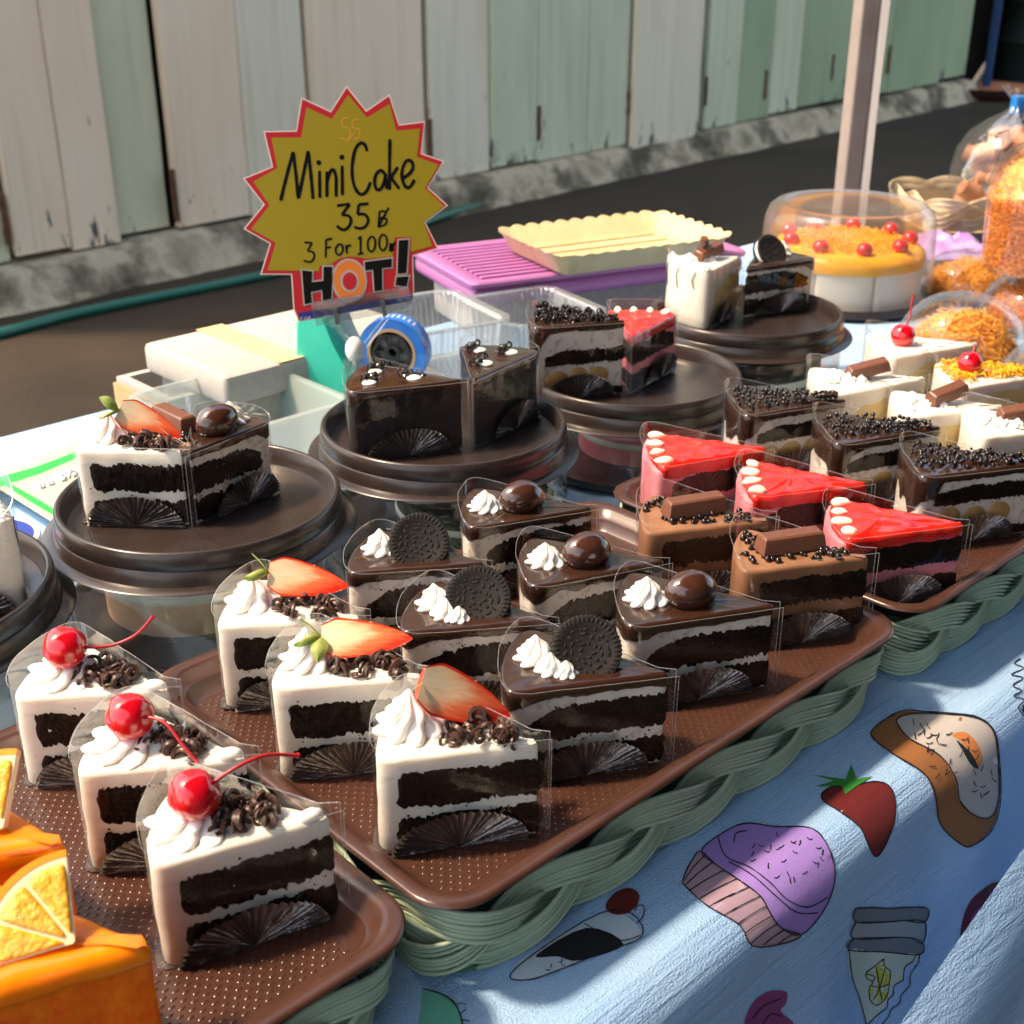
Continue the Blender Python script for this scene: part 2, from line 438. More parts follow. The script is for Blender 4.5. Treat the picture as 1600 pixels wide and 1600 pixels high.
for i in range(len(edges) - 1):
    px, mn, prd = edges[i]
    s0 = wall_s(px) + gaps.get(px, 0.5) * 0.5; s1 = wall_s(edges[i + 1][0]) - gaps.get(edges[i + 1][0], 0.5) * 0.5
    nz = 14; rows = []
    zb = ZB + rnd.uniform(-1.5, 1.5) - (3.5 if prd > 3 else 0)
    for k in range(nz + 1):
        z = zb + (470 - zb) * (k / nz) ** 1.8
        jit = 0.45 * N3(px * .37, z * .05, 3) ; jit2 = 0.45 * N3(px * .21, z * .05, 8)
        bow = 0.5 * N3(px * .5, z * .012, 1)
        rw = []
        for (ss, dd) in ((s0 + jit, -2.0), (s0 + jit, 0.7 + bow), (s0 + jit + .5, 1.2 + bow), (s1 + jit2 - .5, 1.2 + bow), (s1 + jit2, 0.7 + bow), (s1 + jit2, -2.0)):
            p = PW0 + WD * ss + WN * (dd + prd); rw.append((p.x, p.y, z + 0.5 * N3(ss * .2, i, 4) * (1 if k == 0 else 0)))
        rows.append(rw)
    V, F = grid(rows, True, True, True)
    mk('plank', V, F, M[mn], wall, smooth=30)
def wall_slab(name, s0, s1, n0, n1, z0, z1, mat, parent):
    V = []
    for z in (z0, z1):
        for s, n in ((s0, n0), (s1, n0), (s1, n1), (s0, n1)):
            p = PW0 + WD * s + WN * n; V.append((p.x, p.y, z))
    return mk(name, V, [(0, 1, 2, 3), (4, 5, 6, 7), (0, 1, 5, 4), (1, 2, 6, 5), (2, 3, 7, 6), (3, 0, 4, 7)], mat, parent, smooth=None)
SL, SR = wall_s(-230), wall_s(1510)
wall_slab('backing_board', SL, SR, -9, -6.2, -75, 472, M['gapdark'], wall)
for px, y0, y1 in ((836, 165, 218), (974, 140, 178), (1187, 110, 155), (1290, 86, 125), (1378, 72, 115), (272, 262, 345), (12, 300, 380), (668, 185, 262), (1094, 120, 165)):
    s = wall_s(px)
    d0 = ray(px, y0); d1 = ray(px, y1)
    t = (PW0 - Vector((0, 0, CAMH))).dot(WN)
    z0 = CAMH + d1.z * t / d1.dot(WN); z1 = CAMH + d0.z * t / d0.dot(WN)
    rows = []
    for k in range(9):
        z = z0 + (z1 - z0) * k / 8; w = 0.9 + 0.6 * N3(px, z * .3)
        rows.append([tuple(PW0 + WD * (s + a * w + .4 * N3(z * .2, px)) + WN * n + Vector((0, 0, z - ZB))) for a, n in ((-1, 1.9), (-.8, 3.0), (.8, 3.0), (1, 1.9))])
    V, F = grid(rows, True, True, True)
    mk('rusty_hinge_strip', V, F, M['rust'], wall, smooth=None)
# concrete footing under the planks
rows = []
ns = 160
for i in range(ns + 1):
    s = SL + (SR - SL) * i / ns
    nz = lambda a: 1.3 * N3(s * .035, a * 3.1) + 0.7 * N3(s * .15, a * 5.0)
    prof = [(-6.4, ZB - 1.5), (2 + nz(1), ZB - 1.8 + .5 * nz(2)), (7 + nz(3), ZB - 3.5 + .4 * nz(4)), (9.5 + nz(5), ZB - 8 + nz(6)), (11.5 + nz(7), GZ + 2.5), (15 + 2 * nz(8), GZ - .5), (-6.4, GZ - .5)]
    rows.append([tuple(PW0 + WD * s + WN * n + Vector((0, 0, z - ZB))) for n, z in prof])
V, F = grid(rows, True, True, True)
mk('concrete_footing', V, F, M['ledge'], wall, smooth=50)
# green hose
M['hose'] = pmat('green rubber hose', (0.010, 0.110, 0.075), 0.35, coat=0.2)
hp = [(-260, 586), (-90, 542), (0, 521), (110, 492), (230, 467), (360, 441), (480, 414), (600, 372), (700, 335), (780, 312), (900, 283), (1010, 256), (1130, 228), (1250, 200), (1350, 176), (1440, 158), (1500, 140), (1540, 118)]
pts = [W(x, y, GZ + 1.6) for x, y in hp]
cr = []
for i in range(len(pts) - 1):
    a, b, c, d = pts[max(i - 1, 0)], pts[i], pts[i + 1], pts[min(i + 2, len(pts) - 1)]
    for k in range(8):
        t = k / 8
        cr.append(0.5 * ((2 * b) + (c - a) * t + (2 * a - 5 * b + 4 * c - d) * t * t + (3 * b - a - 3 * c + d) * t ** 3))
V, F = tube(cr, 1.7, 10)
mk('garden_hose', V, F, M['hose'], label='green garden hose lying along the foot of the plank wall', cat='hose', smooth=60)

# dark alley at the end of the wall
M['alley'] = pmat('shade black wall', (0.007, 0.0055, 0.0045), 0.9, (0.012, 0.009, 0.007), 4, bs=30, spec=.1)  # near black in place of shade; wall run long to shade the alley
eR = PW0 + WD * SR
aw = eR + WD * 150
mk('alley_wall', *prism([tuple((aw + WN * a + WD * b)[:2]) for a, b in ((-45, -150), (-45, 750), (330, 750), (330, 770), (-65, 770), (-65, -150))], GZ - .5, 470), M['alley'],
   label='shade black wall of the alley beyond the planks', cat='wall', smooth=None)
bx = eR + WD * 30 + WN * 4
M['drum'] = pmat('dark green drum', (0.006, 0.013, 0.011), 0.6, (0.01, 0.018, 0.015), 6, spec=.2)
pr = [(0, GZ), (27, GZ), (28, GZ + 3), (27, GZ + 27), (28.2, GZ + 29), (27, GZ + 31), (27, GZ + 58), (28.2, GZ + 60), (27, GZ + 62), (27.5, GZ + 90), (26, GZ + 92), (0, GZ + 90)]
dc = W(1585, 128, GZ); dc = Vector((dc.x, dc.y, 0)) + WD * 30
mk('oil_drum', *xf(lathe(pr, 36), Matrix.Translation((dc.x, dc.y, 0))), M['drum'], label='dark green ribbed drum standing past the end of the plank wall', cat='drum')
pc = W(1547, 92, GZ + 40)
M['bluepipe'] = pmat('blue pipe', (0.008, 0.035, 0.12), 0.5, spec=.3)
mk('water_pipe', *tube([(pc.x, pc.y, GZ + 24), (pc.x, pc.y, 60), (pc.x, pc.y, 180)], 2.6, 12), M['bluepipe'], label='thin blue upright pipe past the end of the plank wall', cat='pipe', smooth=60)
fp = W(1545, 152, GZ)
M['terracotta'] = pmat('dull terracotta', (0.05, 0.018, 0.009), 0.85)
mk('plant_saucer', *xf(lathe([(0, 0.5), (24, 0.5), (30, 8), (31.5, 8), (31, 7), (26, 1.5), (0, 1.4)][::1], 40), Matrix.Translation((fp.x, fp.y, GZ))), M['terracotta'], label='low terracotta saucer on the road by the dark alley', cat='saucer')
# slanting stick leaning by the corner
a = W(1509, 150, GZ); b = at(1526, 112, a.y * .95 / cos(PITCH) * .99)
M['greystick'] = pmat('grey weathered stick', (0.10, 0.095, 0.085), 0.8)
mk('leaning_stick', *tube([tuple(a), tuple(a + Vector((16, 10, 22)))], 2.2, 8), M['greystick'], label='short grey stick leaning at the end of the plank wall', cat='stick')

# ------------------------------------------------------------------ tent pole
M['pole'] = pmat('off white painted steel', (0.28, 0.24, 0.22), 0.4, (0.33, 0.28, 0.26), 30)
M['polerim'] = pmat('pale plastic sleeve', (0.62, 0.58, 0.55), 0.35)
pb = W(1318, 340, 0)
t = thing('tent_pole', 'pale steel tent pole standing behind the domed whole cake', 'pole', (pb.x, pb.y, GZ), radians(12))
mk('post', *grid([[(p[0], p[1], z) for p in rrect(-1.4, 1.4, -1.6, 1.6, .45)] for z in (0, 40, 80, 160, 240)], True, True, True), M['pole'], t)
mk('plastic_sleeve', *grid([[(1.55 + .15 * N3(z * .1, 0), -2.2, z), (2.3 + .2 * N3(z * .06, 2), -2.6, z), (2.9 + .2 * N3(z * .08, 5), -1.4, z), (2.6, 1.6, z), (1.6, 2.0, z)] for z in range(60, 241, 6)], True, True, True), M['polerim'], t, smooth=60)
mk('base_plate', *box(-7, 7, -7, 7, 0, .6), M['pole'], t)

# unseen canopy added over the stall to block overhead sky light
M['canvas'] = pmat('dark green canvas', (0.020, 0.032, 0.026), 0.85, (0.028, 0.042, 0.034), 10)
can = thing('added_canopy', 'added unseen dark green canvas canopy on steel bars, blocking sky light over the stall', 'canopy')
rows = []
for i in range(13):
    n = -84 + (300 + 84) * i / 12
    rows.append([tuple(UN(-70 + 400 * j / 20, n, 150 + 22 * sin(pi * i / 12) - 3.0 * sin(pi * (j % 5) / 5))) for j in range(21)])
mk('canvas_sheet', *grid(rows, False), M['canvas'], can, smooth=60)
for n in (-84, 300):
    rows = [[tuple(UN(-70 + 400 * j / 40, n + .3, 150 - dz - (2.2 * abs(sin(pi * j / 2)) if dz else .3))) for j in range(41)] for dz in (0, 9)]
    mk('valance', *grid(rows, False), M['canvas'], can, smooth=None)
    mk('edge_bar', *tube([tuple(UN(-70, n, 148)), tuple(UN(330, n, 148))], 1.5, 8), M['pole'], can)
for u in (-70, 130, 330):
    mk('cross_bar', *tube([tuple(UN(u, -84, 149)), tuple(UN(u, 108, 171)), tuple(UN(u, 300, 149))], 1.5, 8), M['pole'], can)
for u, n in ((-70, 300), (330, 300), (330, -84), (-70, -84)):
    mk('canopy_post', *tube([tuple(UN(u, n, GZ)), tuple(UN(u, n, 148))], 1.9, 10), M['pole'], can)

# shuttered shops added unseen behind the buyer to block low sky light
M['shop'] = pmat('dim rendered shop wall', (0.060, 0.052, 0.046), 0.85, (0.08, 0.07, 0.06), 5)
M['shutter'] = pmat('dull steel shutter', (0.075, 0.075, 0.078), 0.5, (0.09, 0.09, 0.092), 8)
shop = thing('added_shop_row', 'unseen shuttered shop row added behind the buyer to block low sky light', 'building', (0, 0, 0), ANGU)
mk('wall', *box(-420, 760, -470, -400, GZ - .5, 330), M['shop'], shop, smooth=None)
mk('awning', *xf(prism([(0, 0), (70, -26), (70, -30), (0, -4)], -420, 760), Matrix.Translation((0, -400, 190)) @ Matrix(((0, 0, 1, 0), (1, 0, 0, 0), (0, 1, 0, 0), (0, 0, 0, 1)))), M['canvas'], shop, smooth=None)
sv_ = None
for k in range(5):
    x0 = -380 + k * 225
    sh = mk('shutter', *box(x0, x0 + 190, -399.8, -397, GZ, 150), M['shutter'], shop, smooth=None)
    for j in range(14):
        z0_ = GZ + 4 + j * 15.5
        if sv_ is None:
            sv_ = mk('slat', *box(0, 186, -396.8, -395.2, 0, 13, .5), M['shutter'], sh, smooth=40); o_ = sv_
        else:
            o_ = sv_.copy(); COL.objects.link(o_); o_.parent = sh
        o_.location = ((x0 + 2) * CM, 0, z0_ * CM)

# ------------------------------------------------------------------ stall table and printed cloth
M['wood'] = pmat('rough table board', (0.20, 0.13, 0.08), 0.7, (0.26, 0.17, 0.10), 20)
UA, UB, NB, NF = -60.0, 150.0, -107.0, -27.0
t = thing('stall_table', 'long folding table under the printed cloth', 'table', (0, 0, 0), ANGU)
def ub(u0, u1, n0, n1, z0, z1): return box(u0, u1, -n1, -n0, z0, z1)   # local y = -n
mk('tabletop', *ub(UA + 2, UB - 2, NB + 2, NF - .3, -3.2, -0.35), M['wood'], t)
for u in (UA + 8, UB - 8):
    for n in (NB + 8, NF - 8):
        mk('leg', *box(u - 2, u + 2, -n - 2, -n + 2, GZ, -3.3), M['pole'], t)

def cloth_profile():
    P = []
    z = -28.0
    while z < -1.0: P.append((NB - 1.2, z)); z += 7
    P.append((NB - .9, -.4))
    n = NB
    while n < NF - 6: P.append((n, 0)); n += 4.0
    while n < NF: P.append((n, 0)); n += 0.6
    R = 2.4
    for i in range(13):
        a = radians(82) * i / 12
        P.append((NF + R * sin(a), -R + R * cos(a)))
    n, z = P[-1]
    k = 0
    while z > -52:
        z -= 0.9 + .02 * k; n += 0.16; P.append((n, z)); k += 1
    return P
CP = cloth_profile()
def cloth_pt(u, j):
    n, z = CP[j]
    x = u + 0.0
    if n > NF - 8 or z < -.5:
        drop = max(0.0, -z - 1.0)
        f = min(1.0, drop / 26.0)
        n += f * (1.9 * sin(x * .23 + .9) + 1.1 * sin(x * .41 + 2.2) + .5 * sin(x * .9 + z * .06)) * (1 if n > NF - 8 else .4)
        n += min(1, drop / 3.0) * 0.10 * N3(x * .12, z * 1.3, 3)
        if n > NF - 8 and -7 < z < -.2:
            z += .07 * N3(x * .10, z * 2.4, 7)
    if z == 0: z = 0.10 * N3(x * .06, n * .09, 5) + .03 * N3(x * .4, n * .4, 2) - .08
    return UN(x, n, z)
us = [UA + (UB - UA) * i / 260 for i in range(261)]
rows = [[tuple(cloth_pt(u, j)) for u in us] for j in range(len(CP))]
CV, CF = grid(rows, False)
def cloth_mat():
    m, nt, b = new_mat('printed cotton cloth')
    tc = nt.nodes.new('ShaderNodeTexCoord'); mp = nt.nodes.new('ShaderNodeMapping')
    mp.vector_type = 'POINT'
    mp.inputs['Rotation'].default_value = (0, 0, -ANGU)
    nt.links.new(tc.outputs['Object'], mp.inputs['Vector'])
    mp2 = nt.nodes.new('ShaderNodeMapping'); mp2.inputs['Scale'].default_value = (10, 190, 190)
    nt.links.new(mp.outputs['Vector'], mp2.inputs['Vector'])
    st = noise_node(nt, mp2.outputs['Vector'], 1.0, 5, 0.6)
    wv = noise_node(nt, mp.outputs['Vector'], 900, 2)
    ad = nt.nodes.new('ShaderNodeMath'); ad.operation = 'MULTIPLY_ADD'; ad.inputs[1].default_value = 0.35
    nt.links.new(wv, ad.inputs[0]); nt.links.new(st, ad.inputs[2])
    nt.links.new(ramp(nt, noise_node(nt, mp.outputs['Vector'], 14, 4), [(0.3, (0.33, 0.55, 0.86)), (0.7, (0.38, 0.58, 0.87))]), b.inputs['Base Color'])  # blue of the shade is put into the white cloth's base colour
    b.inputs['Roughness'].default_value = 0.62
    b.inputs['Specular IOR Level'].default_value = 0.35
    bump(nt, b, ad.outputs[0], 0.9, 0.26)
    return m
M['cloth'] = cloth_mat()
cloth = thing('tablecloth', 'white cloth coloured with blue shade and printed with cakes, draped over the stall table', 'tablecloth')
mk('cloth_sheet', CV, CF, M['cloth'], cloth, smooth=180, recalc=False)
tris = []
BV = BVHTree.FromPolygons([Vector(v) for v in CV], [tuple(f) for f in CF])
def hit(px, py, lift=.035):
    d = ray(px, py); o = Vector((0, 0, CAMH))
    p, n, i, dist = BV.ray_cast(o, d.normalized())
    if p is None: return None
    if n.dot(d) > 0: n = -n
    return p + n * lift
def pfill(name, poly, mat, lift, parent, cell=9.0):
    P = [Vector(p).to_2d() for p in resample([Vector((a, b)) for a, b in poly], cell)]
    xs = [p.x for p in P]; ys = [p.y for p in P]
    def inside(x, y):
        c = False; n = len(P)
        for i in range(n):
            a, b = P[i], P[i - 1]
            if (a.y > y) != (b.y > y) and x < (b.x - a.x) * (y - a.y) / (b.y - a.y) + a.x: c = not c
        return c
    pts = list(P); x = min(xs) + cell / 2
    while x < max(xs):
        y = min(ys) + cell / 2
        while y < max(ys):
            if inside(x, y): pts.append(Vector((x, y)))
            y += cell
        x += cell
    n = len(P)
    r = delaunay_2d_cdt(pts, [(i, (i + 1) % n) for i in range(n)], [list(range(n))], 1, 1e-4)
    V = []
    ok = []
    for p in r[0]:
        h = hit(p.x, p.y, lift); ok.append(h is not None); V.append(tuple(h) if h else (0, 0, 0))
    F = [tuple(f) for f in r[2] if all(ok[i] for i in f)]
    return mk(name, V, F, mat, parent, smooth=180)
def stroke_rows(path, w, lift, closed=False):
    P = resample([Vector((a, b)) for a, b in path], 5.0, closed)
    if closed: P.append(P[0].copy())
    V = []; F = []
    for i, p in enumerate(P):
        d = P[min(i + 1, len(P) - 1)] - P[max(i - 1, 0)]
        if d.length < 1e-6: d = Vector((1, 0))
        d.normalize(); nn = Vector((-d.y, d.x)) * (w * .5 * (0.8 + .35 * N3(p.x * .08, p.y * .08)))
        a = hit(p.x + nn.x, p.y + nn.y, lift); b = hit(p.x - nn.x, p.y - nn.y, lift)
        if a is None or b is None: return [], []
        V += [tuple(a), tuple(b)]
        if i: F.append((2 * i - 2, 2 * i - 1, 2 * i + 1, 2 * i))
    return V, F
def smoothpoly(P, closed=True):
    out = []; n = len(P)
    for i in range(n if closed else n - 1):
        a, b, c, d = (P[(i - 1) % n], P[i], P[(i + 1) % n], P[(i + 2) % n]) if closed else (P[max(i - 1, 0)], P[i], P[i + 1], P[min(i + 2, n - 1)])
        for k in range(4):
            t = k / 4
            out.append(tuple(0.5 * (2 * b[q] + (c[q] - a[q]) * t + (2 * a[q] - 5 * b[q] + 4 * c[q] - d[q]) * t * t + (3 * b[q] - a[q] - 3 * c[q] + d[q]) * t ** 3) for q in (0, 1)))
    if not closed: out.append(P[-1])
    return out
def ink(c, name):
    return pmat(name, c, 0.6, bs=700, bstr=0.4, bd=0.05, spec=0.3)
INK = ink((0.012, 0.012, 0.018), 'black print ink')
def CPX(P, ox, oy, s): return [(ox + x / s, oy + y / s) for x, y in P]
def printed(name, fills, lines, o):
    root = None
    ox, oy, s = o
    for k, (poly, mat) in enumerate(fills):
        ob = pfill(name if root is None else 'print_colour', smoothpoly(CPX(poly, ox, oy, s)) if len(poly) > 4 else CPX(poly, ox, oy, s), mat, .03 + .014 * k, cloth if root is None else root)
        if root is None: root = ob
    mb = MB()
    for L in lines:
        closed = L[0] == 'c'; w = 2.4
        if isinstance(L[0], (int, float)): w = L[0]; L = L[1:]
        pts = L[1:] if closed else L
        mb.add(*stroke_rows(smoothpoly(CPX(pts, ox, oy, s), closed), w, .035 + .014 * len(fills) + .01, closed))
    if mb.F: mb.out('print_outline', INK, root or cloth, smooth=180)
C_ = (1000, 950, 2.4615)
purple = ink((0.34, 0.22, 0.62), 'lilac print'); dull = ink((0.40, 0.28, 0.36), 'mauve print'); dred = ink((0.13, 0.014, 0.014), 'dark red print')
pgreen = ink((0.03, 0.22, 0.03), 'green print'); brown = ink((0.30, 0.125, 0.04), 'brown print'); pgrey = ink((0.50, 0.47, 0.45), 'pale grey print')
porange = ink((0.62, 0.22, 0.06), 'orange print'); blackp = ink((0.014, 0.014, 0.02), 'black print'); slate = ink((0.16, 0.19, 0.22), 'slate print')
slate2 = ink((0.30, 0.34, 0.37), 'light slate print'); lime = ink((0.50, 0.52, 0.05), 'lime print'); pcream = ink((0.52, 0.60, 0.50), 'pale green print')
maroon = ink((0.10, 0.012, 0.035), 'maroon print'); magenta = ink((0.26, 0.05, 0.20), 'plum print'); white = ink((0.52, 0.62, 0.74), 'white print'); teal = ink((0.14, 0.46, 0.34), 'teal print')
frost = [(235, 940), (300, 880), (400, 832), (520, 845), (650, 848), (710, 900), (745, 1000), (735, 1090), (690, 1180), (615, 1255), (540, 1230), (500, 1180), (460, 1110), (380, 1050), (290, 990)]
wrapc = [(235, 940), (290, 990), (380, 1050), (460, 1110), (500, 1180), (540, 1230), (615, 1255), (560, 1285), (430, 1300), (380, 1220), (260, 1150), (180, 1080), (165, 1045), (205, 965)]
rl = random.Random(3)
def dashes(cx, cy, rx, ry, n, L=22):
    out = []
    for i in range(n):
        a = rl.uniform(0, 2 * pi); r = sqrt(rl.random()); x, y = cx + rx * r * cos(a), cy + ry * r * sin(a); b = rl.uniform(0, pi)
        out.append([1.8, (x - L / 2 * cos(b), y - L / 2 * sin(b)), (x, y + 4), (x + L / 2 * cos(b), y + L / 2 * sin(b))])
    return out
wl = []
for i in range(11):
    f = (i + .5) / 11
    a = [(235, 940), (290, 990), (380, 1050), (460, 1110), (500, 1180), (540, 1230), (615, 1255)]; b = [(205, 965), (165, 1045), (180, 1080), (260, 1150), (380, 1220), (430, 1300), (560, 1285)]
    k = f * 6; q = int(k); g = k - q
    pa = (a[q][0] + (a[q + 1][0] - a[q][0]) * g, a[q][1] + (a[q + 1][1] - a[q][1]) * g)
    kb = 1 + f * 5; q = min(int(kb), 5); g = kb - q
    pb_ = (b[q][0] + (b[q + 1][0] - b[q][0]) * g, b[q][1] + (b[q + 1][1] - b[q][1]) * g)
    wl.append([2.0, pa, ((pa[0] + pb_[0]) / 2 - 6, (pa[1] + pb_[1]) / 2), pb_])
printed('printed_cupcake', [(wrapc, dull), (frost, purple)], [['c'] + frost, ['c'] + wrapc] + wl + dashes(560, 960, 150, 90, 26) +
        [[2.2, (300, 885), (330, 960), (420, 1000), (500, 1060), (560, 1120), (640, 1150), (720, 1110)], [2.2, (360, 905), (370, 870), (410, 860)], [2.2, (340, 980), (430, 1030), (520, 1110), (600, 1170), (680, 1170)]], C_)
sb = [(700, 715), (740, 690), (800, 690), (900, 670), (960, 690), (980, 760), (970, 840), (930, 930), (900, 955), (870, 900), (840, 840), (760, 780), (705, 745)]
lf = [(660, 645), (790, 662), (812, 605), (832, 662), (895, 650), (830, 690), (790, 720), (775, 688), (670, 690), (745, 668)]
printed('printed_strawberry', [(sb, dred)], [['c'] + sb], C_)
pfill('printed_leaf', CPX(lf, *C_), pgreen, .07, cloth)
br = [(1000, 402), (1100, 404), (1200, 410), (1300, 425), (1360, 480), (1378, 600), (1380, 740), (1350, 850), (1270, 915), (1220, 900), (1150, 830), (1130, 720), (1090, 640), (980, 570), (900, 510), (895, 470)]
bi = [(990, 430), (1060, 410), (1200, 414), (1300, 429), (1356, 480), (1373, 600), (1374, 740), (1340, 805), (1280, 795), (1225, 740), (1210, 660), (1150, 570), (1040, 510), (995, 460)]
bh = [(1198, 490), (1250, 480), (1300, 530), (1312, 590), (1292, 612), (1268, 560), (1228, 512)]; bk = [(1215, 510), (1270, 560), (1298, 618), (1268, 602), (1240, 555)]
printed('printed_doughnut', [(br, brown), (bi, pgrey), (bh, porange), (bk, blackp)], [['c'] + br, ['c'] + bi] + dashes(1200, 560, 120, 130, 22, 26) + dashes(1090, 470, 70, 35, 8, 26) + dashes(1310, 680, 50, 70, 10, 24), C_)
F_ = (1300, 1250, 4.57)
printed('printed_cake_slice', [([(115, 1070), (360, 1085), (620, 1100), (590, 1160), (520, 1190), (500, 1280), (440, 1330), (400, 1430), (330, 1520), (240, 1590), (180, 1390), (140, 1270)], pcream)],
        [[2.2, (115, 1070), (140, 1270), (190, 1410), (240, 1600)], [2.0, (590, 1105), (570, 1150), (520, 1185), (505, 1240), (500, 1285), (440, 1320), (430, 1390), (395, 1420), (385, 1480), (320, 1530), (250, 1600)],
         [2.0, (620, 1100), (610, 1160), (590, 1190), (550, 1260), (550, 1320), (490, 1390), (475, 1450), (420, 1490), (400, 1540), (350, 1600)]], F_)
for q, m in (([(160, 775), (290, 766), (400, 773), (510, 766), (675, 772), (655, 870), (510, 858), (390, 868), (165, 870)], slate), ([(165, 870), (390, 868), (510, 858), (655, 870), (642, 1018), (520, 978), (150, 988)], slate2), ([(150, 988), (520, 978), (642, 1018), (620, 1100), (360, 1082), (115, 1068)], slate)):
    printed('printed_cake_layer', [(q, m)], [[2.2] + q + [q[0]]], F_)
printed('printed_lime_slice', [([(365, 1130), (370, 1180), (410, 1220), (405, 1300), (385, 1400), (340, 1450), (300, 1460), (265, 1420), (260, 1340), (285, 1300), (240, 1270), (240, 1230), (290, 1190)], lime)],
        [[1.8, (365, 1130), (370, 1180), (410, 1220), (405, 1300), (385, 1400), (340, 1450), (300, 1460), (265, 1420), (260, 1340), (285, 1300), (240, 1270), (240, 1230), (290, 1190), (365, 1130)],
         [1.8, (310, 1190), (335, 1340), (350, 1430)], [1.8, (265, 1320), (335, 1335), (400, 1310)], [1.8, (290, 1420), (335, 1340), (370, 1200)], [1.8, (245, 1240), (300, 1260), (280, 1300)]], F_)
printed('printed_ice_lolly', [([(935, 1150), (913, 1000), (930, 850), (980, 730), (1050, 655), (1140, 595), (1240, 575), (1300, 602), (1290, 690), (1200, 790), (1110, 900), (1010, 1060)], maroon),
                             ([(945, 1100), (955, 960), (1000, 820), (1080, 740), (1190, 660), (1292, 640), (1280, 700), (1190, 800), (1090, 930), (1000, 1060)], magenta)], [], F_)
printed('printed_berry', [([(400, 1600), (430, 1520), (490, 1475), (560, 1475), (560, 1520), (540, 1550), (590, 1600), (560, 1660), (420, 1660)], magenta)], [[2.0, (430, 1580), (470, 1530), (540, 1500)], [2.0, (470, 1600), (500, 1560), (545, 1570)]], C_)
B_ = (500, 1250, 2.667)
printed('printed_black_cake', [([(790, 740), (870, 640), (1160, 480), (1270, 480), (1340, 575), (1180, 640), (980, 720), (870, 755)], white), ([(900, 650), (1110, 535), (1265, 605), (1080, 672), (990, 655)], blackp), ([(1190, 440), (1230, 390), (1290, 370), (1330, 400), (1315, 450), (1265, 480), (1210, 475)], dred)],
        [['c', (790, 740), (870, 755), (980, 720), (1180, 640), (1340, 575), (1300, 480), (1160, 480), (900, 640)], [2.2, (1100, 520), (1240, 590), (1335, 570)], [2.2, (1310, 470), (1325, 445), (1350, 450), (1345, 490), (1320, 520)]] + dashes(960, 690, 60, 25, 5, 20), B_)
printed('printed_green_sweet', [([(430, 790), (500, 810), (560, 850), (590, 920), (600, 1000), (560, 1080), (400, 1050), (420, 880)], teal)], [[3, (430, 790), (500, 810), (560, 850), (590, 920), (600, 1000)], [2, (570, 850), (610, 855)], [2, (585, 890), (610, 875)], [2, (595, 920), (625, 925)]], B_)
sq = [(1590, 1020)]
printed('printed_squiggle', [([(1596, 1108), (1601, 1100), (1606, 1108), (1602, 1114), (1597, 1113)], INK)], [[2.2, (1594, 1030), (1585, 1038), (1600, 1045), (1580, 1055), (1598, 1060), (1582, 1072), (1596, 1080), (1583, 1088), (1600, 1094), (1590, 1106), (1600, 1120)]], (0, 0, 1))
# loose corner of the cloth folded forward over the drop
fr_ = []
for i in range(25):
    px = 1400 + 500 * i / 24; py = 1720 - 1.47 * (px - 1400)
    h = None
    d = ray(px, py)
    tt = (NF + 8.5 - 0) / d.dot(NN)
    p0 = Vector((0, 0, CAMH)) + d * tt
    fr_.append(p0)
rows = []
for j in range(22):
    r = []
    for i, p in enumerate(fr_):
        b = .55 * sin(j * .5 + i * .2) * min(1, j / 6)
        curl = -1.8 * exp(-j / 1.6)
        r.append(tuple(p + NN * (curl + b + j * .18) + Vector((0, 0, -1.15 * j)) + U * (.12 * j)))
    rows.append(r)
mk('folded_corner', *grid(rows, False), M['cloth'], cloth, smooth=180)

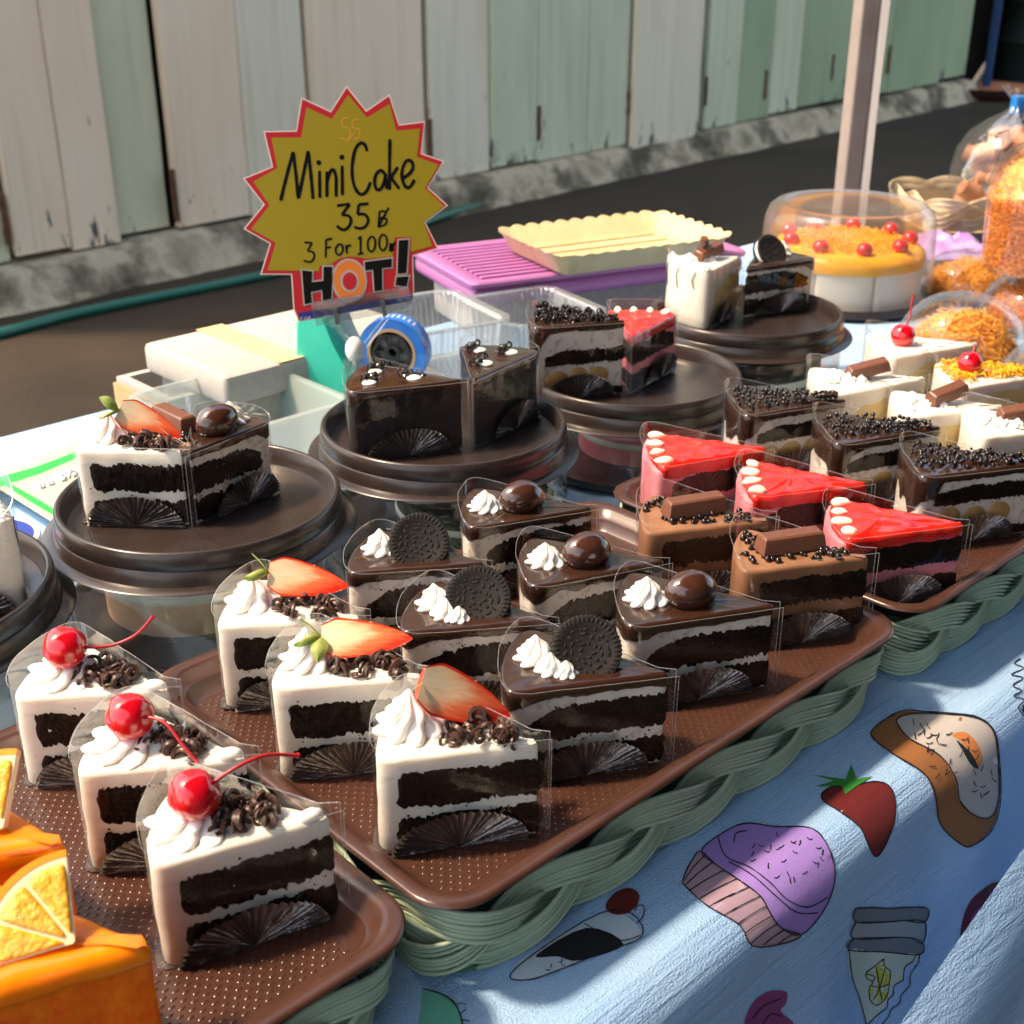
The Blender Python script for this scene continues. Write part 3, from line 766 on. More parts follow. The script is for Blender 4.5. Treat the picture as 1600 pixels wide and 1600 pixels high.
# ------------------------------------------------------------------ woven baskets and brown trays
def braid_path(L, D, r, inset):
    P = [Vector(p) for p in rrect(inset, L - inset, inset, D - inset, r, 8)]
    P.reverse()
    return resample(P, 0.4)
def basket(name, label, loc, rz, L, D, mat, mslat, inset=.85, zc=2.2, A=1.34, group=None, lam0=16.5, slats=True):
    t = thing(name, label, 'basket', loc, rz, group)
    P = braid_path(L, D, 2.6, inset)
    n = len(P); cum = [0.0]
    for i in range(n): cum.append(cum[-1] + (P[(i + 1) % n] - P[i]).length)
    per = cum[-1]
    k = max(3, round(per / lam0)); lam = per / k
    def pos(s):
        s = s % per
        lo, hi = 0, n
        while hi - lo > 1:
            mid = (lo + hi) // 2
            if cum[mid] <= s: lo = mid
            else: hi = mid
        f = (s - cum[lo]) / max(1e-6, cum[lo + 1] - cum[lo])
        a, b = P[lo], P[(lo + 1) % n]
        d = (b - a).normalized()
        return a.lerp(b, f), Vector((d.y, -d.x)) * -1
    area = sum(P[i].x * P[(i + 1) % n].y - P[(i + 1) % n].x * P[i].y for i in range(n))
    sg = 1 if area < 0 else -1
    ns = 36 * k; nr = 7
    for st in range(3):
        mb = MB()
        for q in range(nr):
            off = (q - (nr - 1) / 2) * 0.265
            rows = []
            for i in range(ns):
                s = per * i / ns
                th = 2 * pi * s / lam + 2 * pi * st / 3
                y = A * sin(th); dy = A * 2 * pi / lam * cos(th)
                ln = sqrt(1 + dy * dy)
                ss = s - off * dy / ln; zz = zc + y + off / ln
                dep = 0.40 * sin(2 * th) + .04 * cos(q * 2.1)
                c, nrm = pos(ss); nrm = nrm * sg
                c3 = Vector((c.x, c.y, 0)); n3 = Vector((nrm.x, nrm.y, 0))
                lean = (zz - zc) * 0.16
                p = c3 + n3 * (dep + lean); p.z = zz
                row = []
                for j in range(6):
                    a = 2 * pi * j / 6
                    v = p + n3 * (.125 * cos(a)); v.z += .138 * sin(a) / ln
                    tx = -.138 * sin(a) * dy / ln
                    d2 = Vector((-nrm.y, nrm.x, 0))
                    row.append(tuple(v + d2 * (tx * -sg * -1)))
                rows.append(row)
            rows.append(rows[0])
            mb.add(*grid(rows, True))
        mb.out('braid_strand', mat, t, smooth=70)
    if slats:
        sv = box(-.28, .28, -.09, .09, .3, 3.9)
        sm = None
        for i in range(int((L - 6) / 1.5)):
            x = 3 + i * 1.5
            if sm is None:
                o = mk('slat', *sv, mslat, t, smooth=None); sm = o
            else:
                o = sm.copy(); COL.objects.link(o); o.parent = t
            o.location = (x * CM, (inset + 1.15) * CM, 0)
    mk('basket_base', *prism(rrect(inset + .5, L - inset - .5, inset + .5, D - inset - .5, 2), .12, .34), mslat, t)
    mk('inner_wall', *grid([[(p[0], p[1], z) for p in rrect(inset + 1.5, L - inset - 1.5, inset + 1.5, D - inset - 1.5, 2)] for z in (.35, 3.7)], True), mslat, t)
    return t
EMB = {}
def tray(name, label, loc, rz, L, D, group=None):
    t = thing(name, label, 'tray', loc, rz, group)
    prof = [(1.75, -.18), (1.55, -.12), (.80, .92), (.62, 1.02), (.04, 1.12), (0, 1.2), (.05, 1.32), (.16, 1.38), (.50, 1.36), (.72, 1.30), (.88, 1.16), (1.18, .78), (1.36, .72), (1.62, .12), (1.8, .02), (2.1, 0)]
    rows = []
    for o, z in prof:
        rows.append([(p[0], p[1], z + .05 * N3(p[0] * .12, p[1] * .12, label.__len__())) for p in rrect(o, L - o, o, D - o, max(.7, 2.4 - o * .6), 8)])
    rows = [[v for v in r] for r in rows]
    V, F = grid(rows, True, True, True)
    body = mk('tray_shell', V, F, M['tray'], t, smooth=45)
    key = (L, D)
    if key not in EMB:
        mb = MB(); y = 2.3; row = 0
        while y < D - 2.3:
            x = 2.3 + (.26 if row % 2 else 0)
            while x < L - 2.4:
                a, b, h = .15, .065, .055
                mb.add([(x - a, y, .003), (x - a * .6, y - b, .003), (x + a * .6, y - b, .003), (x + a, y, .003), (x + a * .6, y + b, .003), (x - a * .6, y + b, .003), (x - a * .5, y, h), (x + a * .5, y, h)],
                       [(0, 1, 6), (1, 2, 7, 6), (2, 3, 7), (3, 4, 7), (4, 5, 6, 7), (5, 0, 6)])
                x += .52
            y += .31; row += 1
        o = mb.out('embossed_dashes', M['traydash'], t, smooth=180, recalc=False, kind='stuff')
        EMB[key] = o
    else:
        o = EMB[key].copy(); COL.objects.link(o); o.parent = t
    return t
TZ = 4.0
basket('woven_basket', 'green braided basket under the middle brown tray', UN(24.9, -29.9, 0), ANGU, 34.4, 24.6, M['green'], M['greendark'], group='green braided baskets along the stall front')
basket('woven_basket', 'green braided basket at bottom left, under the tray of cherry slices', UN(-10.0, -30.3, 0), ANGU, 34.4, 24.6, M['green'], M['greendark'], group='green braided baskets along the stall front')
basket('woven_basket', 'green braided basket at right, under the tray of red jelly slices', UN(60.2, -30.0, 0), ANGU, 44.0, 24.6, M['green'], M['greendark'], group='green braided baskets along the stall front')
tray('serving_tray', 'brown plastic tray of strawberry, cookie and almond slices in the middle', UN(24.9, -29.9, TZ), ANGU, 34.4, 24.6, 'brown serving trays')
tray('serving_tray', 'brown plastic tray at bottom left holding cherry and orange slices', UN(-10.0, -30.3, TZ + .06), ANGU, 34.4, 24.6, 'brown serving trays')
tray('serving_tray', 'brown plastic tray at right holding red jelly and banana slices', UN(60.2, -30.0, TZ - .05), ANGU, 44.0, 24.6, 'brown serving trays')

# ------------------------------------------------------------------ round plates on clear dome boxes
PLATEMESH = {}
def plate(label, loc, R=9.8, group='round brown plates raised on clear boxes'):
    t = thing('round_plate', label, 'plate', loc, rnd.uniform(0, 6), group)
    prof = [(0, 0), (7.6, 0), (8.1, .05), (8.55, .18), (8.72, .6), (8.84, 1.3), (8.96, 1.4), (9.12, 1.4), (9.24, 1.3), (9.32, .9), (9.36, .35), (9.32, .28), (9.40, .2), (9.50, -.3), (9.56, -.62), (10.25, -.72), (10.32, -.78), (10.24, -.84), (9.4, -.8), (9.2, -.2), (0, -.2)]
    s = R / 10.3
    if R not in PLATEMESH:
        PLATEMESH[R] = mk('plate_body', *lathe([(r * s + .001, z) for r, z in prof], 96), M['plate'], t, smooth=50)
        mb = MB()
        for i in range(-36, 37):
            y = i * .2
            w = sqrt(max(0, 7.4 ** 2 - y * y))
            if w > .6: mb.add([(-w, y - .05, .004), (w, y - .05, .004), (w, y, .011), (-w, y, .011), (w, y + .05, .004), (-w, y + .05, .004)], [(0, 1, 2, 3), (3, 2, 4, 5)])
        PLATEMESH[(R, 1)] = mb.out('fine_floor_ribs', M['plate'], t, smooth=None, recalc=False, kind='stuff')
    else:
        for k in (R, (R, 1)):
            o = PLATEMESH[k].copy(); COL.objects.link(o); o.parent = t
    return t
def dome_box(label, c, ztop, group='clear dome boxes under the round plates'):
    t = thing('dome_box', label, 'cake box', (c.x, c.y, 0), rnd.uniform(0, 6), group)
    mk('box_base', *lathe([(0, .1), (8.9, .1), (9.3, .5), (9.4, 1.0), (9.2, 1.02), (9.0, .55), (8.7, .35), (0, .33)], 72), M['plate'], t)
    h = ztop - .86
    pr = [(9.15, .9), (9.0, h * .4), (8.88, h - .6), (8.75, h - .25), (8.5, h - .06), (8.1, h), (0.02, h + .0)]
    mk('clear_dome', *lathe(pr, 80), M['dome'], t, smooth=50)
    return t
P0_ = W(-172, 950, 6.4); P1_ = W(315, 800, 7.0); P2_ = W(694, 683, 7.2); P3_ = W(990, 603, 6.1); P4_ = W(1165, 505, 7.0)
plate('dark round plate cut off by the left picture edge', P0_)
plate('dark round plate holding a strawberry slice and an almond slice', P1_)
plate('dark round plate holding two fudge slices with white dots', P2_)
plate('dark round plate holding a banana slice beside a red jelly slice', P3_)
plate('dark round plate in front of the domed cake, holding a white slice', P4_)
dome_box('clear box under the plate cut off by the left picture edge', P0_, P0_.z)
dome_box('clear box under the strawberry and almond plate', P1_, P1_.z)
dome_box('clear box under the plate of fudge slices', P2_, P2_.z)
dome_box('clear box under the plate of banana and red jelly slices', P3_, P3_.z)
dome_box('clear box under the plate with the white slice', P4_, P4_.z)

# ------------------------------------------------------------------ cake slices
def wedge(R, ang, sp=.13, k=34, tipk=3, y0=0.0):
    P = [Vector((0, 0)), Vector((-R, 0))]
    na = max(6, int(R * ang / sp))
    arc = [Vector((-R * cos(ang * i / na), R * sin(ang * i / na))) for i in range(na + 1)]
    Q = resample([P[0]] + [P[1]], sp, False)[:-1] + arc[:-1] + resample([arc[-1], P[0]], sp, False)[:-1]
    n = len(Q)
    for it in range(k):
        Q2 = []
        for i in range(n):
            if it >= tipk and Q[i].length < .7: Q2.append(Q[i])
            else: Q2.append(Q[i - 1] * .25 + Q[i] * .5 + Q[(i + 1) % n] * .25)
        Q = Q2
    return Q
def normals(P):
    n = len(P); out = []
    ar = sum(P[i].x * P[(i + 1) % n].y - P[(i + 1) % n].x * P[i].y for i in range(n))
    s = 1 if ar > 0 else -1
    for i in range(n):
        d = P[(i + 1) % n] - P[i - 1]
        out.append(Vector((d.y, -d.x)).normalized() * s)
    return out
def solid(P, levels, seed, amp=.04, fz=1.2, capamp=.08, shrink=(.8, .55, .3, .1), zamp=0.0):
    Nm = normals(P); n = len(P)
    c = sum(P, Vector((0, 0))) / n
    rows = []
    for z, off in levels:
        r = []
        for i, p in enumerate(P):
            d = off + amp * N3(p.x * fz + seed, p.y * fz, z * fz)
            q = p + Nm[i] * d
            r.append((q.x, q.y, max(0.0, z + zamp * N3(p.x * 1.1, p.y * 1.1 + seed, 9))))
        rows.append(r)
    base = rows[-1]; zt = levels[-1][0]
    for s in shrink:
        r = []
        for x, y, z in base:
            xx = c.x + (x - c.x) * s; yy = c.y + (y - c.y) * s
            r.append((xx, yy, zt + capamp * (1 - s) * .6 + capamp * N3(xx * .9, yy * .9, seed) + (z - zt) * s))
        rows.append(r)
    return grid(rows, True, True, True)
def band(P, z0, z1, seed, amp=.10, out=.085, curve=0.0, R=7.0, crumbs=20):
    Nm = normals(P); rows = []; K = 7
    for k in range(K):
        f = k / (K - 1); r = []
        for i, p in enumerate(P):
            wob = .13 * N3(p.x * .55 + seed * 3, p.y * .55, f * .2) + .10 * N3(p.x * 4.0 + seed, p.y * 4.0, f * 3)
            dip = -curve * exp(-((p.length - R) / 1.1) ** 2)
            z = z0 + (z1 - z0) * f + (wob if k in (0, K - 1) else wob * .5) + dip * (f if curve > 0 else 1)
            d = out + amp * N3(p.x * 5.5 + seed, p.y * 5.5, z * 5.5) - (.10 if k in (0, K - 1) else 0)
            q = p + Nm[i] * d
            r.append((q.x, q.y, max(.02, z)))
        rows.append(r)
    mb = MB(); mb.add(*grid(rows, True, True, True))
    qc = random.Random(int(seed * 991)); xm = min(p.x for p in P)
    for _ in range(crumbs):
        x = qc.uniform(xm - .1, -.2); zc_ = qc.choice((z0, z1)) + qc.gauss(0, .13); rr = qc.uniform(.015, .055)
        if zc_ > .1: mb.add(*ellipsoid((x, -.02 - out * .6, zc_), rr * qc.uniform(.8, 1.5), rr, rr, 6, 4))
    return mb.V, mb.F
def rosette(R, H, lobes=7, twist=1.3, seed=0, rows_n=16, tiers=1.0):
    rows = []; m = lobes * 6
    for i in range(rows_n + 1):
        t = i / rows_n
        rr = R * (1 - t ** 1.35) * (1 + .10 * sin(t * 2 * pi * 2.2 * tiers)) + .03
        row = []
        for j in range(m):
            a = 2 * pi * j / m
            w = abs(sin(lobes * .5 * (a)))
            k = .70 + .36 * w ** .8
            aa = a + twist * t + .12 * N3(t * 3, seed, j * .02)
            row.append((rr * k * cos(aa) + .10 * R * N3(t * 2, seed, 1) * t, rr * k * sin(aa) + .10 * R * N3(t * 2, seed, 5) * t, H * t + .05 * w * (1 - t)))
        rows.append(row)
    return grid(rows, True, True, True)
def strawberry_half(Lg, Wd):
    # x along the fruit from stalk to tip, +z the cut face
    rows = []; n = 22
    for i in range(n + 1):
        t = i / n; w = Wd * (max(0, 1 - t ** 2.2) ** .8) * min(1, (.62 + t * 2.4)) + .015
        row = []
        for j in range(9):
            a = -pi / 2 + pi * j / 8
            row.append((t * Lg, w * sin(a), -w * .5 * cos(a)))
        for g_ in (.90, .6, .3, 0, -.3, -.6, -.90):
            y = w * g_
            row.append((t * Lg, y, -.05 * (1 - (y / w) ** 2) * w + .03 * N3(t * 5, y * 3)))
        rows.append(row)
    V, F = grid(rows, True, True, True)
    fm = [0 if (k % 16) in range(9, 15) else 1 for k in range(n * 16)] + [1, 1]
    qs = random.Random(3)
    mb = MB(); mb.V = list(V); mb.F = list(F); mb.M = fm
    for _ in range(46):
        i = qs.randrange(2, n - 1); j = qs.choice((0, 0, 1, 1, 2, 3, 5, 6, 7, 7))
        p = Vector(rows[i][j]).lerp(Vector(rows[i][j + 1]), qs.random()) * 1.0
        mb.add(*ellipsoid(p, .075, .04, .04, 6, 4), 2)
    return mb
def straw_mat():
    m, nt, b = new_mat('cut strawberry')
    tc = nt.nodes.new('ShaderNodeTexCoord'); sp = nt.nodes.new('ShaderNodeSeparateXYZ')
    nt.links.new(tc.outputs['Generated'], sp.inputs[0])
    def math(op, a, b_=None, v=None):
        x = nt.nodes.new('ShaderNodeMath'); x.operation = op
        if isinstance(a, float): x.inputs[0].default_value = a
        else: nt.links.new(a, x.inputs[0])
        if b_ is not None:
            if isinstance(b_, float): x.inputs[1].default_value = b_
            else: nt.links.new(b_, x.inputs[1])
        return x.outputs[0]
    yy = math('ABSOLUTE', math('SUBTRACT', sp.outputs['Y'], 0.62))
    s = math('ADD', math('MULTIPLY', sp.outputs['X'], 0.85), math('MULTIPLY', yy, 0.75))
    v = coords(nt, 'Object', (20, 90, 90))
    s2 = math('ADD', s, math('MULTIPLY', math('SUBTRACT', noise_node(nt, v, 6, 4), 0.5), 0.35))
    zz = math('LESS_THAN', sp.outputs['Z'], 0.80)
    c = ramp(nt, s2, [(0.16, (0.86, 0.70, 0.48)), (0.40, (0.87, 0.56, 0.34)), (0.62, (0.82, 0.18, 0.07)), (0.88, (0.70, 0.030, 0.014))])
    mx = nt.nodes.new('ShaderNodeMix'); mx.data_type = 'RGBA'
    nt.links.new(math('MULTIPLY', zz, 0.0), mx.inputs['Factor']); nt.links.new(c, mx.inputs['A']); mx.inputs['B'].default_value = (0.66, 0.05, 0.015, 1)
    nt.links.new(mx.outputs['Result'], b.inputs['Base Color'])
    b.inputs['Roughness'].default_value = 0.25; b.inputs['Coat Weight'].default_value = 0.4
    b.inputs['Subsurface Weight'].default_value = 0.15; b.inputs['Subsurface Radius'].default_value = (.01, .004, .002)
    bump(nt, b, noise_node(nt, v, 12, 4), 0.35, 0.05)
    return m
M['straw'] = straw_mat()
M['strawskin'] = pmat('strawberry skin', (0.62, 0.018, 0.010), 0.28, (0.74, 0.06, 0.02), 150, coat=.4, bs=160, bstr=.5, bd=.06)
M['seed'] = pmat('strawberry seeds', (0.62, 0.42, 0.12), 0.5)
def curls_mesh(n, box_, seed, zf, r=.10):
    q = random.Random(seed); mb = MB()
    for _ in range(n):
        x, y = box_(q); z = zf(x, y) + q.uniform(0, .45)
        ax = Vector((q.uniform(-1, 1), q.uniform(-1, 1), q.uniform(-.25, .45))).normalized()
        rr = q.uniform(.18, .36); turns = q.uniform(.8, 2.1); pit = q.uniform(.10, .42); ph = q.uniform(0, 6)
        B = basis((x, y, z + .12), ax, (0, 0, 1) if abs(ax.z) < .8 else (1, 0, 0))
        k = int(10 * turns) + 4
        path = [B @ Vector((rr * cos(ph + 2 * pi * turns * i / k), rr * sin(ph + 2 * pi * turns * i / k), pit * turns * (i / k - .5))) for i in range(k + 1)]
        mb.add(*tube(path, r * q.uniform(.7, 1.25), 5))
    return mb
def pearls_mesh(n, box_, seed, zf, r0=.11, r1=.2, stack=.3):
    q = random.Random(seed); mb = MB()
    for _ in range(n):
        x, y = box_(q); rr = q.uniform(r0, r1)
        mb.add(*ellipsoid((x, y, zf(x, y) + rr * .7 + q.uniform(0, stack)), rr, rr * q.uniform(.8, 1), rr * q.uniform(.8, 1), 8, 6))
    return mb
def cookie_parts(t, Mx, r=1.75):
    def wafer(z0, z1, flip):
        rows = []; m = 96
        s = 1
        zt, zb = (z1, z0) if not flip else (z0, z1)
        for rr, z in ((.02, zb), (r - .04, zb), (r, zb + (zt - zb) * .25), (r, zt - (zt - zb) * .25), (r - .06, zt), (r - .42, zt), (r - .5, zt - (zt - zb) * .14), (.02, zt - (zt - zb) * .14)):
            rows.append([(rr * (1 + (.018 * cos(m / 2 * 2 * pi * j / m) if rr > r - .3 else 0)) * cos(2 * pi * j / m), rr * (1 + (.018 * cos(m / 2 * 2 * pi * j / m) if rr > r - .3 else 0)) * sin(2 * pi * j / m), z) for j in range(m)])
        mb = MB(); mb.add(*grid(rows, True, True, True))
        top = zt - (zt - zb) * .14
        sg = 1 if not flip else -1
        q = random.Random(5)
        for i in range(40):                       # radial ridges round the rim
            a = 2 * pi * i / 40
            c = Vector((cos(a), sin(a), 0)); d = Vector((-sin(a), cos(a), 0)) * .05
            mb.add([tuple(c * (r - .40) - d + Vector((0, 0, zt))), tuple(c * (r - .08) - d + Vector((0, 0, zt))), tuple(c * (r - .08) + d + Vector((0, 0, zt))), tuple(c * (r - .40) + d + Vector((0, 0, zt))), tuple(c * (r - .24) + Vector((0, 0, zt + sg * .06)))], [(0, 1, 4), (1, 2, 4), (2, 3, 4), (3, 0, 4)])
        for ring, cnt in ((1.05, 18), (.72, 12), (.4, 7)):
            for i in range(cnt):
                a = 2 * pi * i / cnt + ring * 3 + q.uniform(-.1, .1); rg = (ring + q.uniform(-.1, .1)) * r / 1.75
                mb.add(*ellipsoid((rg * cos(a), rg * sin(a), top), .17 * q.uniform(.5, 1.3), .07 * q.uniform(.7, 1.3), .05, 7, 4, Matrix.Rotation(a + q.choice((0, pi / 2, .8)), 3, 'Z')))
        return mb
    a = wafer(.2, .5, False); a.V = [tuple(Mx @ Vector(v)) for v in a.V]
    b = wafer(-.5, -.2, True); b.V = [tuple(Mx @ Vector(v)) for v in b.V]
    o = a.out('sandwich_cookie', M['cookie'], t, smooth=30)
    b.out('cookie_wafer', M['cookie'], o, smooth=30)
    mk('cookie_filling', *xf(lathe([(.01, -.2), (r - .12, -.2), (r - .08, 0), (r - .12, .2), (.01, .2)], 48), Mx), M['swirl'], o)
def cherry_parts(t, c, r, stem, mat_stem=None):
    f = lambda d: 1 - .14 * exp(-((d - Vector(stem[0])).length / .34) ** 2) + .07 * N3(d.x * 1.5 + c[0], d.y * 1.5 + c[1], d.z * 1.5)
    o = mk('cherry', *ellipsoid(c, r, r, r * .96, 28, 20, None, f), M['cherry'], t, smooth=180)
    P = [Vector(c) + Vector(stem[0]) * (r * .82)] + [Vector(c) + Vector(p) for p in stem[1:]]
    sm = []
    for i in range(len(P) - 1):
        a, b, cc, d = P[max(i - 1, 0)], P[i], P[i + 1], P[min(i + 2, len(P) - 1)]
        for k in range(6):
            s = k / 6
            sm.append(.5 * (2 * b + (cc - a) * s + (2 * a - 5 * b + 4 * cc - d) * s * s + (3 * b - a - 3 * cc + d) * s ** 3))
    sm.append(P[-1])
    mk('stem', *tube(sm, lambda f: .078 + (.05 * exp(-((1 - f) / .05) ** 2)) + .02 * exp(-(f / .06) ** 2), 7), M['stem'], o, smooth=70)
def bar_mesh(L, w, h, Mx):
    rows = []
    for z, o in ((0, 0), (h * .75, .12), (h * .9, .16), (h, .26)):
        rows.append([(p[0], p[1], z) for p in rrect(-L / 2 + o, L / 2 - o, -w / 2 + o, w / 2 - o, .07, 2)])
    return xf(grid(rows, True, True, True), Mx)
def flip(o):
    # mirrored slices: reflect each finished part in its own frame
    for ch in [c for c in o.children] + [g for c in o.children for g in c.children]:
        me = ch.data
        if me.get('flipped'): continue
        me['flipped'] = 1
        me.transform(Matrix.Scale(-1, 4, (0, 1, 0)))
        me.flip_normals()
SG = 'cake slices for sale'
def slice_(kind, label, N, Tp=None, ang=None, R=None, z=TZ, mirror=False, fan=True, h=None, film=True, wang=46, seed=None, opt=None, group=None):
    """N: outer corner of the visible cut face; Tp: tip of the slice (both at the plate)."""
    opt = opt or {}
    N = Vector((N[0], N[1], 0))
    if Tp is not None:
        Tp = Vector((Tp[0], Tp[1], 0)); d = Tp - N; th = atan2(d.y, d.x); R0 = d.length
    else:
        th = radians(ang); R0 = R
    if R is None: R = R0
    Tp = N + Vector((cos(th), sin(th), 0)) * R
    R += .38                                   # the rounded outer corners eat this much
    sd = seed if seed is not None else rnd.uniform(0, 50)
    q = random.Random(int(sd * 1000))
    A = radians(wang)
    t = thing('cake_slice', label, 'cake slice', (Tp.x, Tp.y, z + .12), th, group)
    bis = Vector((-cos(A / 2), sin(A / 2), 0))
    K = {'cherry': ('cream', 4.9), 'straw': ('cream', 4.9), 'cookie': ('smear', 4.5), 'almond': ('smear', 4.5), 'bar': ('tan', 4.7), 'jelly': ('pink', 4.4), 'banana': ('smear', 4.6),
         'vbar': ('cream', 4.9), 'vcherry': ('cream', 4.9), 'vfloss': ('cream', 4.7), 'fudge': ('fudge', 4.6), 'orange': ('orangeside', 5.3), 'white': ('cream', 5.2)}[kind]
    bm_, hh = K
    if h: hh = h
    jt = q.uniform(-.14, .14); hh += q.uniform(-.12, .15)
    P = wedge(R, A); Pi = wedge(R - q.uniform(.7, 1.0), A, .11, 10)
    lv = [(0, -.02), (.05, 0)] + [(hh * f, 0) for f in (.2, .4, .6, .8)] + [(hh - .22, 0), (hh - .07, -.05), (hh - .01, -.16), (hh, -.34)]
    smear_body = MB().add(*solid(P, lv, sd, .075 if kind not in ('fudge',) else .10, .8 if kind != 'fudge' else 2.6, .16))
    body = mk('cream_body' if kind not in ('fudge', 'orange') else 'cake_body', smear_body.V, smear_body.F, M[bm_], t, smooth=60)
    zf = lambda x, y: hh
    if kind in ('cherry', 'straw'):
        mk('sponge_layer', *band(Pi, 2.15 + jt, 4.05 + jt, sd, curve=-.2, R=R), M['sponge'], t, smooth=50)
        mk('sponge_layer', *band(Pi, .05, 1.75 + jt, sd + 4, R=R), M['sponge'], t, smooth=50)
    elif kind in ('cookie', 'almond'):
        mk('sponge_layer', *band(Pi, 2.0 + jt, 3.9 + jt, sd, curve=.8, R=R - .9), M['sponge'], t, smooth=50)
        mk('sponge_layer', *band(Pi, .05, 1.65, sd + 4, R=R), M['sponge'], t, smooth=50)
    elif kind == 'bar':
        mk('sponge_layer', *band(Pi, 2.35, 4.15, sd, R=R), M['sponge'], t, smooth=50)
        mk('sponge_layer', *band(Pi, .05, 1.75, sd + 4, R=R), M['sponge'], t, smooth=50)
    elif kind == 'jelly':
        mk('sponge_layer', *band(Pi, 2.2, 4.0, sd, curve=.6, R=R - .9), M['sponge'], t, smooth=50)
        mk('sponge_layer', *band(Pi, .05, 1.55, sd + 4, R=R), M['sponge'], t, smooth=50)
    elif kind == 'banana':
        mk('sponge_layer', *band(Pi, 2.75, 4.0, sd, curve=.35, R=R - .9), M['sponge'], t, smooth=50)
        mk('sponge_layer', *band(Pi, .05, .7, sd + 4, R=R), M['sponge'], t, smooth=50)
        for xx in (-R * .72, -R * .30, -R * .52):
            mk('banana_slice', *xf(ellipsoid((0, 0, 0), .95, .16, .78, 16, 8), T(xx + q.uniform(-.2, .2), .02, 1.65 + q.uniform(-.15, .2))), M['banana'], t, smooth=180)
    elif kind in ('vbar', 'vcherry', 'vfloss', 'white'):
        mk('sponge_layer', *band(wedge(R - 1.5, A, .11, 6), .5, 4.0, sd, curve=.8, R=R - 1.5, amp=.03, crumbs=4), M['vanilla'], t, smooth=50)
    top = hh
    if kind in ('cookie', 'almond', 'banana', 'fudge'):
        gt = .42
        Nm = normals(P); n = len(P)
        lo = []
        for i, p in enumerate(P):
            drip = .16 + .30 * max(0, N3(p.x * .8 + sd, p.y * .8, 2)) + .12 * N3(p.x * 2.5, p.y * 2.5, sd)
            wa_ = min(1.0, max(0.0, (p.length / R - .80) / .16)); wa_ = wa_ * wa_ * (3 - 2 * wa_)
            drip += wa_ * (.35 + .9 * max(0, N3(p.x * .8 + sd, p.y * .8, 7))) * (3.4 if kind == 'banana' else 1)
            lo.append(drip)
        rows = []
        for fz_, off in ((0, .03), (.0, .075), (.35, .10), (.85, .10)):
            rows.append([(p.x + Nm[i].x * off, p.y + Nm[i].y * off, hh + .02 - lo[i] * (1 - fz_)) for i, p in enumerate(P)])
        for zz, off in ((hh + gt * .7, .08), (hh + gt * .93, 0.0), (hh + gt, -.14)):
            rows.append([(p.x + Nm[i].x * off, p.y + Nm[i].y * off, zz + .04 * N3(p.x, p.y, sd)) for i, p in enumerate(P)])
        c = sum(P, Vector((0, 0))) / n; base = rows[-1]
        for s in (.8, .5, .25, .05):
            rows.append([(c.x + (x - c.x) * s, c.y + (y - c.y) * s, zq + .05 * (N3(x * s, y * s, sd))) for x, y, zq in base])
        mk('chocolate_glaze', *grid(rows, True, True, True), M['ganache'], t, smooth=60)
        top = hh + gt
    if kind == 'jelly':
        Pj = wedge(R - .35, A, .13, 8)
        mk('jelly_top', *solid(Pj, [(hh - .62, .0), (hh - .5, .06), (hh, .07), (hh + .22, .02), (hh + .34, -.14)], sd, .10, 1.0, .24, zamp=.10), M['jelly'], t, smooth=60)
        top = hh + .3
        for i in range(4):
            a = A * (.14 + .24 * i); rr = R - .85
            mk('cream_drop', *ellipsoid((-rr * cos(a), rr * sin(a), top + .10), .62 * q.uniform(.75, 1.15), .34 * q.uniform(.8, 1.35), .26 * q.uniform(.8, 1.2), 16, 10, Matrix.Rotation(-a + q.uniform(-.3, .3), 3, 'Z'), lambda d: 1 + .22 * N3(d.x * 1.3 + i, d.y * 1.3 + sd, d.z * 1.3)), M['nut'], t, smooth=180)
    if kind == 'orange':
        mk('orange_glaze', *solid(P, [(hh - .75, .0), (hh - .6, .07), (hh - .25, .06), (hh - .02, -.04), (hh + .12, -.22), (hh + .17, -.45)], sd, .10, .7, .16), M['orangeglaze'], t, smooth=60)
        top = hh + .12
    # ------- toppings
    def inside(q_, r0, r1, pad=.5):
        r_ = q_.uniform(r0, r1); a_ = A * q_.uniform(.14, .86)
        return (-r_ * cos(a_), r_ * sin(a_))
    bp = lambda r_, dy=0.0: (bis.x * r_ + bis.y * dy, bis.y * r_ - bis.x * dy)
    if kind == 'cherry':
        x, y = bp(R * .76, 0)
        mk('cream_swirl', *xf(rosette(1.85 + q.uniform(-.12, .1), 1.2, 8, 1.2 + q.uniform(-.4, .4), sd), T(x, y, top - .12, sd)), M['swirl'], t, smooth=70)
        curls_mesh(34, lambda g_: inside(g_, R * .30, R * .66), int(sd * 77), lambda x_, y_: top - .05).out('chocolate_curls', M['curl'], t, smooth=60)
        cp = opt.get('cherry', (0, 0, 0))
        cc = (x + cp[0] + .15, y + cp[1] - .25, top + 1.45 + cp[2])
        cherry_parts(t, cc, 1.04, opt['stem'])
        mk('cream_tip_blob', *ellipsoid((-.75, .32, top + .02), .55, .32, .36, 14, 8, None, lambda d: 1 + .12 * N3(d.x * 2, d.y * 2, d.z * 2 + sd)), M['swirl'], t, smooth=180)
    elif kind == 'straw':
        x, y = bp(R * .82)
        mk('cream_swirl', *xf(rosette(1.4 + q.uniform(-.12, .1), 2.0 + q.uniform(-.3, .15), q.choice((6, 7, 8)), 1.5 + q.uniform(-.5, .5), sd), T(x, y, top - .12, sd)), M['swirl'], t, smooth=70)
        curls_mesh(30, lambda g_: inside(g_, R * .16, R * .62), int(sd * 77), lambda x_, y_: top - .08, .105).out('chocolate_curls', M['curl'], t, smooth=60)
        sx = opt.get('axis', (.9, .05, -.36)); sn = opt.get('face', (-.18, -.66, .72))
